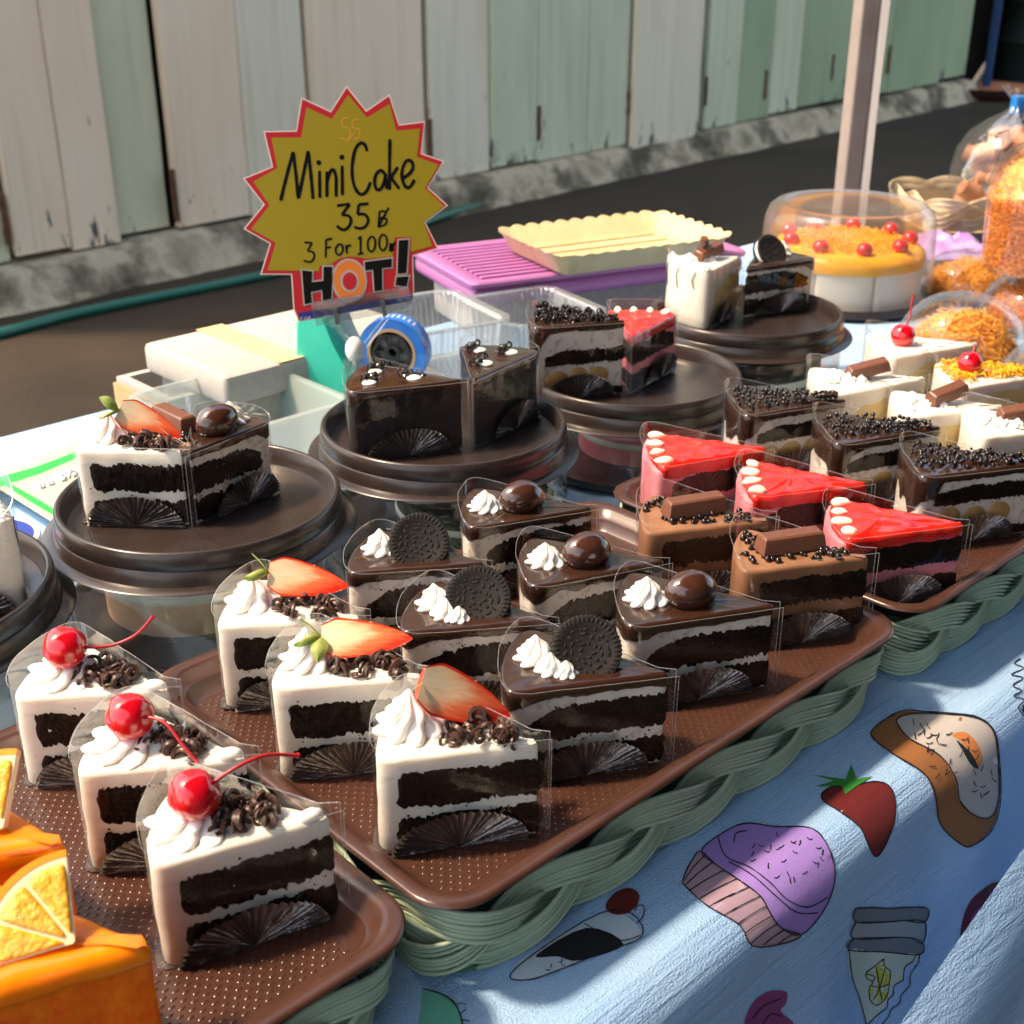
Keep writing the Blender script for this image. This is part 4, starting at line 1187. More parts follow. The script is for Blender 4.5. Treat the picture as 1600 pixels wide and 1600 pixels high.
        sx = Vector(sx).normalized(); sn = Vector(sn); sn = (sn - sx * sn.dot(sx)).normalized()
        o_ = Vector((x + opt.get('dx', .8), y + opt.get('dy', -.25), top + opt.get('dz', 1.75)))
        Mx = frame(o_, sx, sn.cross(sx), sn)
        sb_ = strawberry_half(4.4 * opt.get('s', 1), 1.12 * opt.get('s', 1)).out('strawberry_half', None, t, smooth=50, mats=[M['straw'], M['strawskin'], M['seed']], recalc=False)
        sb_.matrix_local = Matrix.Translation(o_ * CM) @ Mx.to_3x3().to_4x4()
        lv_ = []
        mb = MB()
        for k in range(opt.get('leaves', 3)):
            a0 = opt.get('la', 2.4) + k * 1.1
            rows = []
            for i in range(9):
                f = i / 8; w = .5 * opt.get('lw', 1) * sin(pi * min(1, f * .98)) ** .8 * (1 - .3 * f)
                c_ = Vector((-f * 1.35 * abs(cos(a0)) - .0, f * 1.35 * sin(a0), .22 * sin(f * 3) + .15))
                rows.append([tuple(c_ + Vector((sin(a0) * w * s_, cos(a0) * w * s_ * .9, -.16 * abs(s_)))) for s_ in (-1, -.5, 0, .5, 1)])
            mb.add(*xf(grid(rows, False), Mx))
        mb.out('leaves', M['leaf'], t, smooth=70)
    elif kind in ('cookie',):
        n_ = opt.get('ros', 2)
        x, y = bp(R * .82)
        mb = MB()
        mb.add(*xf(rosette(.95, 1.35, 7, 1.4, sd), T(x + .1, y + .15, top - .08, sd)))
        if n_ > 1:
            mb.add(*xf(rosette(.72, 1.0, 7, 1.4, sd + 3), T(x + .55, y - 1.0, top - .08, sd + 1)))
            mb.add(*xf(rosette(.55, .75, 7, 1.4, sd + 5), T(x + 1.15, y - 1.45, top - .08, sd + 2)))
        mb.out('cream_swirl', M['swirl'], t, smooth=70)
        cx, cy = bp(R * .50, opt.get('cdy', .1))
        nrm = Matrix.Rotation(opt.get('cyaw', 0), 3, 'Z') @ Vector((-.12, -.80, .58))
        cookie_parts(t, basis((cx, cy + .15, top + .62), nrm), 1.66)
    elif kind == 'almond':
        x, y = bp(R * .82, -.1)
        mk('cream_swirl', *xf(rosette(1.05 + q.uniform(-.1, .12), 1.35 + q.uniform(-.3, .2), q.choice((7, 8, 9)), 1.5 + q.uniform(-.6, .4), sd), T(x, y, top - .08, sd)), M['swirl'], t, smooth=70)
        cx, cy = bp(R * .52, -.05)
        rot = Matrix.Rotation(opt.get('yaw', .1), 3, 'Z') @ Matrix.Rotation(.12, 3, 'Y')
        f = lambda d: (1 - .18 * max(0, d.x)) * (1 + .02 * N3(d.x * 2 + sd, d.y * 2, d.z * 2))
        mk('coated_almond', *ellipsoid((cx, cy, top + .6), 1.62, 1.1, 1.12, 28, 18, rot, f), M['almond'], t, smooth=180)
    elif kind == 'bar':
        pearls_mesh(90, lambda g_: inside(g_, R * .15, R * .95), int(sd * 77), lambda x_, y_: top - .05, .12, .24, .1).out('chocolate_pearls', M['pearl'], t, smooth=180, kind='stuff')
        cx, cy = bp(R * .58, .1)
        mk('chocolate_bar', *bar_mesh(3.9, 1.35, .95, T(cx, cy, top + .22, opt.get('yaw', .03))), M['milkchoc'], t, smooth=20)
    elif kind == 'banana':
        pearls_mesh(170, lambda g_: inside(g_, R * .08, R * .95), int(sd * 77), lambda x_, y_: top - .04, .10, .20, .45).out('crisp_chocolate_beads', M['pearl'], t, smooth=180, kind='stuff')
        if opt.get('curls'):
            curls_mesh(40, lambda g_: inside(g_, R * .1, R * .95), int(sd * 37), lambda x_, y_: top, .07).out('chocolate_curls', M['pearl'], t, smooth=60)
    elif kind == 'fudge':
        for rr, da in ((R * .80, -.18), (R * .80, .2), (R * .42, 0)):
            a_ = A / 2 + da
            mk('cream_dot', *ellipsoid((-rr * cos(a_), rr * sin(a_), top + .06), .52, .52, .16, 16, 8), M['swirl'], t, smooth=180)
            curls_mesh(7, lambda g_: (-rr * cos(a_) + g_.uniform(-.9, .9), rr * sin(a_) + g_.uniform(.2, .8)), int(sd * 37 + rr * 9), lambda x_, y_: top - .15, .06).out('chocolate_curls', M['pearl'], t, smooth=60)
    elif kind in ('vbar', 'white'):
        x, y = bp(R * .82, .2)
        mb = MB()
        mb.add(*xf(rosette(1.1, .95, 7, 1.5, sd), T(x, y, top - .08, sd)))
        mb.add(*xf(rosette(.85, .8, 7, 1.5, sd + 2), T(x + .9, y - .9, top - .08, sd)))
        mb.add(*xf(rosette(.6, .7, 7, 1.5, sd + 4), T(x + 1.5, y - 1.5, top - .1, sd)))
        mb.out('cream_swirl', M['swirl'], t, smooth=70)
        cx, cy = bp(R * .52, .2)
        Mb = T(cx, cy, top + .5, opt.get('yaw', -.25)) @ Matrix.Rotation(-.18, 4, 'Y') @ Matrix.Rotation(.3, 4, 'X')
        mk('chocolate_bar', *bar_mesh(3.4, 1.2, .85, Mb), M['milkchoc'], t, smooth=20)
        if kind == 'white':
            mk('chocolate_bar', *bar_mesh(3.6, .9, .5, T(cx + .2, cy + .7, top + 1.2, .5) @ Matrix.Rotation(.5, 4, 'Y')), M['milkchoc'], t, smooth=20)
            mb = MB()
            for i in range(9):
                a_ = A * (.08 + .105 * i); rr = R * .93
                mb.add(*xf(rosette(.42, .55, 6, 1.2, sd + i), T(-rr * cos(a_), rr * sin(a_), top - .06, i)))
            mb.out('cream_border', M['swirl'], t, smooth=70)
    elif kind == 'vcherry':
        x, y = bp(R * .78)
        cherry_parts(t, (x + .2, y - .5, top + .85), 1.02, [(.35, .1, .93), (.7, .2, 1.5), (.85, .4, 2.2), (1.2, .7, 3.1)])
    elif kind == 'vfloss':
        qq = random.Random(4); mb = MB()
        for i in range(420):
            x_, y_ = inside(qq, R * .05, R * .97)
            a_ = qq.uniform(0, 6.3); L = qq.uniform(.5, 1.1); z_ = top + qq.uniform(0, .5)
            mb.add(*tube([(x_ - L / 2 * cos(a_), y_ - L / 2 * sin(a_), z_), (x_ + .2 * sin(a_), y_, z_ + .2), (x_ + L / 2 * cos(a_), y_ + L / 2 * sin(a_), z_)], .05, 4))
        mb.out('egg_floss', M['flossyel'], t, smooth=180, kind='stuff')
        x, y = bp(R * .80)
        cherry_parts(t, (x + .2, y - .4, top + 1.0), .95, [(.5, .3, .8), (.8, .5, 1.1)])
    elif kind == 'orange':
        orange_wedge(t, opt)
    if kind in ('vbar', 'vcherry', 'white'):
        mb = MB()
        for i in range(9):
            x_, y_ = inside(q, R * .15, R * .95)
            a_ = q.uniform(0, 6.3); L = q.uniform(.4, 1.6)
            mb.add(*tube([(x_, y_, top + .06), (x_ + L * .5 * cos(a_) + .1, y_ + L * .5 * sin(a_), top + .10), (x_ + L * cos(a_), y_ + L * sin(a_) * .5, top + .04)], .035, 4))
        if kind == 'white':
            for i in range(3):
                a_ = A * (.2 + .3 * i); rr = R + .03; z0 = hh - .3
                mb.add(*tube([(-rr * cos(a_), rr * sin(a_), z0), (-rr * cos(a_ + .05), rr * sin(a_ + .05), z0 - .8), (-rr * cos(a_ + .01), rr * sin(a_ + .01), z0 - 1.6 - i * .3), (-rr * cos(a_ + .04), rr * sin(a_ + .04), z0 - 1.0)], .05, 4))
        mb.out('chocolate_drizzle', M['choc'], t, smooth=70)
    # ------- paper base, pleated paper flap, film
    mk('paper_base', *prism(wedge(R + .25, A, .3, 4), -.11, -.02), M['foil'], t, smooth=None)
    if fan:
        rows = []; m = 220; c0 = -R * opt.get('fc', .50); hw = opt.get('fw', 3.05); hz = opt.get('fh', 2.15)
        for k in range(9):
            f = k / 8; row = []
            for j in range(m + 1):
                a_ = pi * j / m
                pl = abs(((j / m * 25 + .3 * N3(j * .05, sd)) % 1) - .5) * 2 - .5
                y_ = -.16 - .42 * f * sin(a_) - .24 * f * pl - .10 * N3(f * 3 + sd, j * .07, 1) - .03 * f * N3(f * 7, j * .2, sd)
                rr = f * (1 + .018 * pl)
                row.append((c0 + hw * rr * cos(a_), y_, max(-.09, -.05 + hz * rr * sin(a_))))
            rows.append(row)
        mk('pleated_paper_flap', *grid(rows, False), M['foil'], t, smooth=55)
    if film:
        Pf = wedge(R, A, .2, 14, 8); Nm = normals(Pf)
        Q = [p + Nm[i] * (.16 + .05 * N3(p.x * .8 + sd, p.y * .8, 3)) for i, p in enumerate(Pf)]
        # open at the tip: the film ends stick out a little past it
        i0 = min(range(len(Q)), key=lambda i: (Pf[i] - Vector((0, 0))).length)
        Q = Q[i0:] + Q[:i0]; Pq = Pf[i0:] + Pf[:i0]
        Q = [Vector((.45, -.17))] + Q[2:-2] + [Vector((.45, .2))]
        Pq = [Vector((0, 0))] + Pq[2:-2] + [Vector((0, 0))]
        rows = []
        ft = opt.get('film', .78)
        for k in range(5):
            f = k / 4; row = []
            for i, p in enumerate(Q):
                fr_ = i / (len(Q) - 1)
                w = min(1, max(0, (Pq[i].length / R - .1) / .9))
                front = fr_ < .40
                tr_ = min(1.0, max(0.0, (fr_ - .30) / .16)); tr_ = tr_ * tr_ * (3 - 2 * tr_)
                zt = hh + .22 + .12 * w + (.15 + (ft - .2) * w) * tr_
                lean = .12 * f * f * w
                row.append((p.x - lean * .6, p.y, .02 + zt * f))
            rows.append(row)
        fo = mk('clear_film', *grid(rows, False), M['film'], t, smooth=70)
        mb = MB(); mb.add(*tube(rows[-1], .017, 4)); mb.add(*tube([r[0] for r in rows], .017, 4)); mb.add(*tube([r[-1] for r in rows], .017, 4))
        mb.out('film_edge', M['filmedge'], fo, smooth=60)
    if mirror: flip(t)
    t.rotation_euler = (radians(q.uniform(-.7, .7)), radians(q.uniform(-.5, .5)), th)
    return t
def orange_wedge(t, opt):
    # quarter-round of an orange standing on the glaze, cut face out
    o_ = Vector(opt['o']); fx = Vector(opt['x']).normalized(); fz = Vector(opt['z']); fz = (fz - fx * fz.dot(fx)).normalized()
    Mx = frame(o_, fx, fz.cross(fx), fz)
    R = opt.get('r', 3.1); a0, a1 = opt.get('arc', (0, pi * .62)); th = .55
    def sector(r0, r1, z0, z1, b0, b1, n=22):
        P = [(r1 * cos(b0 + (b1 - b0) * i / n), r1 * sin(b0 + (b1 - b0) * i / n)) for i in range(n + 1)] + [(r0 * cos(b1 - (b1 - b0) * i / n), r0 * sin(b1 - (b1 - b0) * i / n)) for i in range(n + 1)]
        return xf(prism(P, z0, z1), Mx)
    o = mk('orange_wedge', *sector(.05, R - .22, -th, 0, a0, a1), M['pith'], t, smooth=30)
    mk('rind', *sector(R - .24, R, -th - .02, .02, a0 - .003, a1 + .003), M['rind'], o, smooth=40)
    ns = opt.get('seg', 3)
    for i in range(ns):
        b0 = a0 + (a1 - a0) * i / ns + .022; b1 = a0 + (a1 - a0) * (i + 1) / ns - .022
        rows = []
        c = Vector((1.55 * cos((b0 + b1) / 2), 1.55 * sin((b0 + b1) / 2)))
        P = [(.2 * cos((b0 + b1) / 2), .2 * sin((b0 + b1) / 2))] + [((R - .44) * cos(b0 + (b1 - b0) * k / 14), (R - .44) * sin(b0 + (b1 - b0) * k / 14)) for k in range(15)]
        P = [p for p in resample([Vector(p) for p in P], .18)]
        for _ in range(3): P = [P[k - 1] * .25 + P[k] * .5 + P[(k + 1) % len(P)] * .25 for k in range(len(P))]
        for s, z in ((1, -.05), (1, .03), (.95, .07), (.7, .09), (.4, .08), (.1, .085)):
            rows.append([(c.x + (p.x - c.x) * s, c.y + (p.y - c.y) * s, z + .03 * N3(p.x * s * 4, p.y * s * 4)) for p in P])
        mk('pulp_segment', *xf(grid(rows, True, True, True), Mx), M['pulp'], o, smooth=60)
M['pulp'] = pmat('orange pulp', (0.90, 0.42, 0.01), 0.12, (0.94, 0.56, 0.06), 200, coat=0.8, bs=330, bstr=1.0, bd=0.14)

# ------------------------------------------------------------------ slices on the trays
S = slice_
CH = 'cherry cream slices'; ST = 'strawberry cream slices'
S('cherry', 'white chocolate-sponge slice with cherry, nearest the camera, stem lying to the right', (-13.1, 37.8), (-7.1, 40.8), seed=1.3, group=CH,
  opt={'stem': [(.85, -.15, .45), (1.7, -.2, .85), (2.9, -.1, .95), (4.2, 0, .45)]})
S('cherry', 'middle cherry slice, its cherry stem hanging down over the cream front', (-17.7, 43.3), ang=11, R=6.7, seed=2.7, group=CH,
  opt={'stem': [(.80, -.50, .2), (1.5, -.95, .1), (2.2, -1.7, -.6), (2.75, -2.2, -1.2)]})
S('cherry', 'rear cherry slice at the left edge, its stem rising to the right', (-22.5, 49.3), ang=7, R=6.8, seed=3.9, group=CH,
  opt={'stem': [(.9, 0, -.05), (2.0, .1, -.1), (3.2, .2, .35), (4.1, .3, 1.25)]})
S('straw', 'front strawberry slice, half berry pointing down to the right over chocolate curls', (-5.4, 44.5), (1.2, 45.9), seed=5.1, group=ST, opt={'axis': (.80, .05, -.48), 'dz': 2.35, 'dx': .55, 'leaves': 1, 'la': 3.9, 's': 1.06, 'lw': .35})
S('straw', 'middle strawberry slice with a curled green leaf and berry lying level', (-10.7, 50.0), ang=8, R=6.7, seed=6.2, group=ST, opt={'axis': (1, .0, -.10), 'dz': 1.35, 'dx': .7, 'face': (-.1, -.5, .85), 'leaves': 3, 's': .98})
S('straw', 'rear strawberry slice with a flat green leaf beside the pale swirl', (-14.5, 55.8), ang=8, R=6.9, seed=7.4, group=ST, opt={'axis': (.95, .05, -.26), 'dz': 1.75, 'dx': .9, 'face': (-.15, -.65, .74), 'leaves': 2, 's': .95})
CK = 'sandwich cookie slices'
S('cookie', 'front slice with black sandwich cookie standing in dark glaze, beside the front strawberry slice', (0.1, 49.5), (7.3, 51.3), seed=8.8, group=CK)
S('cookie', 'middle slice with black sandwich cookie and small cream peaks', (-5.1, 55.2), ang=9, R=7.2, seed=9.5, group=CK, opt={'ros': 2})
S('cookie', 'rear sandwich cookie slice with one round cream rosette, in front of the fudge plate', (-8.5, 61.4), ang=10, R=7.1, seed=10.4, group=CK, opt={'ros': 1, 'cyaw': .1})
AL = 'coated almond slices'
S('almond', 'front slice with glossy chocolate almond and rosette, at the tray edge', (6.2, 55.8), ang=17, R=7.7, seed=11.2, group=AL)
S('almond', 'middle slice with a shiny chocolate almond and rosette', (1.4, 60.0), ang=23, R=7.6, seed=12.6, group=AL)
S('almond', 'rear slice with a wrinkled chocolate almond, at the back corner of the middle tray', (-2.1, 67.6), ang=22, R=7.5, seed=13.1, group=AL)
BR = 'mocha slices with chocolate bars'
S('bar', 'front mocha brown slice with a chocolate bar and beads', (13.0, 62.0), ang=14, R=7.2, seed=14.4, group=BR)
S('bar', 'rear mocha brown slice with a chocolate bar and beads', (8.2, 67.0), ang=14, R=7.4, seed=15.2, group=BR, opt={'yaw': 0.08})
JL = 'red jelly slices'
S('jelly', 'front pink slice topped with red jelly and ivory drops, nearest the tray rim', (19.4, 66.3), ang=16, R=7.7, seed=16.6, group=JL)
S('jelly', 'middle pink slice topped with red jelly and ivory drops', (15.0, 71.9), ang=17, R=7.8, seed=17.7, group=JL)
S('jelly', 'rear pink slice topped with red jelly, by the plate of banana slices', (9.9, 76.8), ang=24, R=8.0, seed=18.8, group=JL)
BN = 'banana slices with crisp chocolate beads'
S('banana', 'front banana slice under black beads, at the right picture edge', (26.4, 74.6), ang=17, R=8.2, seed=19.3, group=BN)
S('banana', 'middle banana slice under black beads', (22.3, 80.2), ang=23, R=8.2, seed=20.1, group=BN)
S('banana', 'rear banana slice under black beads, in front of the white slice plate', (17.0, 85.3), ang=25, R=8.3, seed=21.9, group=BN)
VB = 'vanilla slices with chocolate bars'
S('vbar', 'rear vanilla slice with a chocolate bar and cream swirls, behind the rear banana slice', (24.4, 90.2), ang=27, R=8.6, seed=22.4, group=VB)
S('vbar', 'middle vanilla slice with a big cream swirl and chocolate piece', (28.7, 85.8), ang=19, R=7.8, seed=23.8, group=VB, opt={'yaw': .15})
S('vbar', 'vanilla slice with chocolate piece cut off by the right picture edge', (32.4, 81.4), ang=16, R=7.8, seed=24.7, group=VB)
S('vcherry', 'white vanilla slice with one red cherry and an upright stem', (31.2, 99.4), ang=26, R=8.8, seed=25.5)
S('vfloss', 'vanilla slice covered in yellow egg floss with a cherry, at the right edge', (34.8, 92.7), ang=24, R=8.4, seed=26.2)
# orange slices in the near left corner
ot = W(240, 1478, 9.5); a_ = radians(24); oN = ot - Vector((cos(a_), sin(a_), 0)) * 8.2
S('orange', 'orange jelly slice with a cut orange wedge, nearest bottom left corner', (oN.x, oN.y), ang=24, R=8.2, seed=27.3, film=False, fan=False, wang=50, group='orange slices',
  opt={'o': (-2.4, .75, 5.85), 'x': (1, -.12, .0), 'z': (.05, -.72, .68), 'arc': (pi * .50, pi * 1.03), 'r': 3.1, 'film': 1.4})
ot = W(104, 1318, 9.5); a_ = radians(13); oN = ot - Vector((cos(a_), sin(a_), 0)) * 7.8
S('orange', 'rear orange jelly slice with a wedge, cut off by the left picture edge', (oN.x, oN.y), ang=13, R=7.8, seed=28.6, film=False, fan=False, wang=50, group='orange slices',
  opt={'o': (-2.3, .9, 5.8), 'x': (1, -.12, .0), 'z': (.05, -.72, .68), 'arc': (pi * .46, pi * 1.03), 'r': 3.0, 'film': 1.4})

# slices on the round plates
S('straw', 'strawberry slice on the round plate, pale swirl and green leaf', (-26.3, 72.0), (-19.9, 71.8), z=7.0, seed=30.2, opt={'axis': (.80, .1, -.44), 'dz': 1.95, 'dx': .9, 'leaves': 2, 'la': 3.0, 's': .92, 'fc': .5})
S('almond', 'glazed slice with a wrinkled chocolate almond on the round plate', (-15.7, 76.9), (-19.6, 71.9), z=7.0, seed=31.4, mirror=True, opt={'fc': .62, 'fw': 2.6})
S('bar', 'mocha slice half hidden between the strawberry and almond slices on the plate', (-24.0, 77.6), (-19.85, 73.0), z=7.0, seed=32.1, wang=30, fan=False)
S('fudge', 'dark fudge slice with three white cream dots', (-10.6, 81.7), (-3.0, 84.3), z=7.2, seed=33.3, R=7.6, h=4.7, group='fudge slices')
S('fudge', 'dark fudge slice turned away to the right on the same plate', (1.9, 90.4), (-2.6, 84.3), z=7.2, seed=34.6, mirror=True, h=4.6, group='fudge slices', opt={'fc': .6, 'fw': 2.8})
S('banana', 'tall banana slice heaped with chocolate shavings on the round plate', (2.0, 96.7), (9.0, 98.9), z=6.1, seed=35.8, h=5.6, opt={'curls': 1})
S('jelly', 'pink slice topped with red jelly on the round plate', (14.0, 105.2), (9.7, 98.9), z=6.1, seed=36.7, mirror=True, h=4.6, opt={'fc': .6, 'fw': 2.7})
S('white', 'white cream slice with chocolate sticks and drizzle on the rear plate', (18.0, 114.1), (21.4, 119.4), z=7.0, seed=37.9, R=6.6, wang=60, h=5.4, opt={'fc': .6, 'fw': 2.2})
S('cookie', 'glazed slice with a sandwich cookie on the rear plate', (28.8, 121.0), (21.9, 117.8), z=7.0, seed=38.8, mirror=True, opt={'ros': 1, 'fc': .52, 'cdy': 0.0})
lp = P0_ + Vector((7.5, -.3, 0))
S('white', 'white slice at the left picture edge, almost wholly cut off', (lp.x, lp.y), (lp.x - 7.0, lp.y - 2.4), z=6.4, seed=39.1, R=7.2, mirror=True, opt={'film': 1.6})

# ------------------------------------------------------------------ cakes inside the clear boxes
def inner_cake(label, c, r, h, mat, extra=None):
    t = thing('boxed_cake', label, 'cake', (c.x, c.y, .36), 0)
    mk('cake_body', *lathe([(.01, 0), (r, 0), (r + .05, h * .5), (r, h - .3), (r - .3, h), (.01, h + .1)], 48), mat, t, smooth=50)
    rows = lathe([(r - .05, h * .45), (r + .12, h * .5), (r + .12, h * .62), (r - .05, h * .66)], 48)
    mk('cream_band', *rows, M['cream'], t, smooth=60)
    if extra:
        for k in range(9):
            a = k * 2 * pi / 9 + .2
            mk('banana_slice', *ellipsoid((r * cos(a), r * sin(a), h * .35 + .3 * sin(k * 2)), .9, .9, .75, 12, 8), M['nut'], t, smooth=180)
    return t
M['peach'] = pmat('peach cream', (0.70, 0.42, 0.26), 0.5, (0.78, 0.52, 0.36), 30)
inner_cake('peach coloured cake inside the box under the strawberry plate', P1_ + Vector((-1.5, 1, 0)), 5.4, 4.6, M['peach'])
inner_cake('dark cake inside the box under the fudge plate', P2_ + Vector((2, 0, 0)), 5.6, 3.0, M['fudge'])
inner_cake('pink cake inside the box under the banana plate', P3_ + Vector((1, 1.5, 0)), 5.4, 3.0, M['pink'])
inner_cake('dark banana cake inside the box under the white slice plate', P4_, 7.2, 4.6, M['fudge'], 1)

# ------------------------------------------------------------------ whole cake under a frosted dome
wc = Vector((39.6, 150.6, 0))
t = thing('whole_cake', 'whole white cake with orange floss and cherries under a frosted dome', 'cake', wc, 0.15)
mk('cake_board', *lathe([(.01, .1), (10.2, .1), (10.6, .4), (10.5, 1.2), (10.2, 1.25), (10.1, .7), (.01, .7)], 72), M['plate'], t, smooth=50)
for k in range(8):
    A8 = pi / 4
    P = wedge(8.9, A8 - .012, .3, 3, 1)
    V, F = solid(P, [(.8, 0), (2, 0), (4, 0), (5.4, 0), (5.75, -.06), (5.9, -.3)], k * 3.1, .05, .8, .04)
    Rm = Matrix.Rotation(k * A8, 4, 'Z')
    sl = mk('cake_portion', *xf((V, F), Rm), M['cream'], t, smooth=50)
q = random.Random(11); mb = MB()
def floss(mb, n, sampler, q, L0=.7, L1=1.5, r=.07):
    for _ in range(n):
        p = Vector(sampler(q)); d = Vector((q.gauss(0, 1), q.gauss(0, 1), q.gauss(0, .55))).normalized(); e = d.cross(Vector((q.gauss(0, 1), q.gauss(0, 1), q.gauss(0, 1)))).normalized()
        L = q.uniform(L0, L1); b = q.uniform(-.35, .35) * L
        mb.add(*tube([p - d * (L * .5), p + e * b * .8 - d * L * .15, p + e * b * .5 + d * L * .2, p + d * (L * .5)], r, 4))
def disc(q_):
    r = 8.7 * sqrt(q_.random()); a = q_.uniform(0, 2 * pi)
    return (r * cos(a), r * sin(a), 6.0 + q_.uniform(0, 1.5) * (1 - (r / 8.7) ** 6) - (q_.uniform(0, 1.2) if r > 8.2 else 0))
floss(mb, 4200, disc, q, .7, 1.5, .05)
mb.out('egg_floss_topping', M['flossyel'], t, smooth=180, kind='stuff')
mk('floss_bed', *lathe([(9.05, 4.9), (9.1, 5.6), (8.9, 6.2), (8.0, 6.9), (.02, 7.1)], 64), M['flossyel'], t, smooth=70)
for k in range(9):
    a = k * 2 * pi / 9 - .3
    mk('cherry', *ellipsoid((7.1 * cos(a), 7.1 * sin(a), 7.5), .95, .95, .85, 16, 12), M['cherry'], t, smooth=180)
mk('frosted_dome', *lathe([(10.25, .9), (10.3, 1.4), (10.05, 5), (9.9, 8.5), (9.75, 9.8), (9.35, 10.8), (8.6, 11.4), (7.9, 11.5), (7.6, 11.2), (7.2, 11.0), (.02, 11.05)], 96), M['frost'], t, smooth=60)

# ------------------------------------------------------------------ tubs of golden egg floss
def tub_low(label, c, R, H, mat, seed, n=1500):
    t = thing('floss_tub', label, 'food tub', c, rnd.uniform(0, 6), 'clear tubs of golden egg floss')
    mk('tub_base', *lathe([(.01, .1), (R * .82, .1), (R * .95, .9), (R * 1.03, 1.0), (R * 1.04, 1.15), (R * .96, 1.1), (R * .86, .6), (.01, .3)], 56), M['tubplastic'], t, smooth=50)
    q = random.Random(seed); mb = MB()
    def smp(q_):
        while 1:
            x, y, z = q_.uniform(-1, 1), q_.uniform(-1, 1), q_.uniform(0, 1)
            rr = x * x + y * y + z * z
            if .45 < rr < .92 + .25 * N3(x * 2, y * 2, seed): return (x * R * .88, y * R * .88, .5 + z * H * .74)
    floss(mb, n * 2, smp, q, .6, 1.5, .048)
    mk('floss_heart', *ellipsoid((0, 0, .5), R * .62, R * .62, H * .5, 20, 12), mat, t, smooth=180)
    mb.out('egg_floss', mat, t, smooth=180, kind='stuff')
    pr = [(R * 1.02, 1.1)] + [(R * cos(a) ** .8, 1.1 + (H - 1.1) * sin(a) ** .95) for a in [pi / 2 * i / 14 for i in range(14)]] + [(.03, H)]
    mk('dome_lid', *lathe(pr, 64), M['tubplastic'], t, smooth=60)
    return t
tub_low('domed clear tub of orange egg floss behind the cherry vanilla slice', Vector((45.5, 125, 0)), 6.6, 7.4, M['floss'], 1)
tub_low('low clear tub of orange egg floss beside the domed whole cake', Vector((55, 152, 0)), 5.8, 5.4, M['floss'], 2, 1200)
tub_low('clear tub of yellow egg floss at the right edge beside the floss slice', Vector((50.5, 111.5, 0)), 6.2, 6.8, M['flossyel'], 3, 1300)
tub_low('clear tub of deep orange egg floss under the tall tub', Vector((58.6, 139, 0)), 6.4, 6.2, M['flossred'], 4, 1200)
tt_ = Vector((58.2, 139.5, 6.25))
t = thing('floss_tub', 'tall clear tub packed with orange egg floss at the right edge', 'food tub', tt_, .4, 'clear tubs of golden egg floss')
mk('tub_cup', *lathe([(.01, .05), (5.9, .05), (6.2, .3), (6.7, 7.6), (6.95, 7.8), (7.15, 8.2), (7.1, 8.6)], 64), M['tubplastic'], t, smooth=50)
q = random.Random(21); mb = MB()
def sm1(q_):
    a = q_.uniform(0, 2 * pi); z = q_.uniform(.3, 8.2); r = (6.0 + z * .07) * q_.uniform(.86, .94)
    return (r * cos(a), r * sin(a), z)
floss(mb, 7000, sm1, q, .6, 1.5, .052)
mk('floss_heart', *lathe([(.01, .2), (5.2, .3), (5.6, 8), (4.4, 11), (.01, 12)], 40), M['flossred'], t, smooth=60)
mb.out('egg_floss', M['flossred'], t, smooth=180, kind='stuff')
mb = MB()
def sm2(q_):
    a = q_.uniform(0, 2 * pi); b = q_.uniform(.05, 1.5); k = q_.uniform(.75, .88)
    return (6.3 * k * cos(b) * cos(a), 6.3 * k * cos(b) * sin(a), 8.3 + 4.9 * k * sin(b))
floss(mb, 2600, sm2, q, .6, 1.5, .05)
mb.out('egg_floss', M['floss'], t, smooth=180, kind='stuff')
mk('dome_lid', *lathe([(7.2, 7.9), (7.35, 8.3), (7.25, 8.8), (6.9, 9.0), (6.7, 9.6), (6.2, 11.2), (5.0, 12.8), (3.2, 13.8), (1.2, 14.15), (.03, 14.2)], 64), M['tubplastic'], t, smooth=60)

# ------------------------------------------------------------------ beige basket with a bag of rolled biscuits
bb = W(1452, 372, 0)
basket('woven_basket', 'beige braided basket behind the domed cake under the biscuit bag', (bb.x, bb.y, 0), radians(8), 26, 18, M['beigeweave'], M['beigeweave'], inset=.6, zc=2.9, A=1.6, slats=False, lam0=20)
bc = Vector((bb.x + 13.5, bb.y + 9, 2.0))
M['biscuit'] = pmat('brown rolled biscuit', (0.36, 0.16, 0.08), 0.6, (0.50, 0.25, 0.13), 60, bs=120, bstr=.5, bd=.1)
M['bag'] = clear_mat('clear crinkled bag', (0.98, 0.97, 0.96), 0.08, 0.02, 0.9, 0.01, bs=30, bd=.5, cap=0.3)
q = random.Random(9)
k = 0
for lvl in range(6):
    for i in range(7 - lvl // 2):
        a = i * 2 * pi / (7 - lvl // 2) + lvl * .5; r = (5.4 - lvl * .35) * (1 if i % 2 else .55)
        d = Vector((q.uniform(-1, 1), q.uniform(-1, 1), q.uniform(-.35, .35))).normalized()
        L = q.uniform(4.0, 5.4); c = bc + Vector((r * cos(a), r * sin(a), 1.5 + lvl * 1.75))
        rows_ = []
        path = [c + d * (L * (s - .5)) + Vector((0, 0, .5 * sin(s * 3 + i))) for s in (0, .25, .5, .75, 1)]
        mk('rolled_biscuit', *tube(path, lambda f: 1.15 + .35 * sin(f * pi) + .15 * sin(f * 19 + i), 9), M['biscuit'], None, smooth=50,
           label='brown rolled biscuit among others inside the clear bag', cat='biscuit', group='rolled biscuits in the clear bag')
t = thing('clear_bag', 'clear plastic bag of rolled biscuits tied with blue tape', 'bag', bc, 0)
rows = []
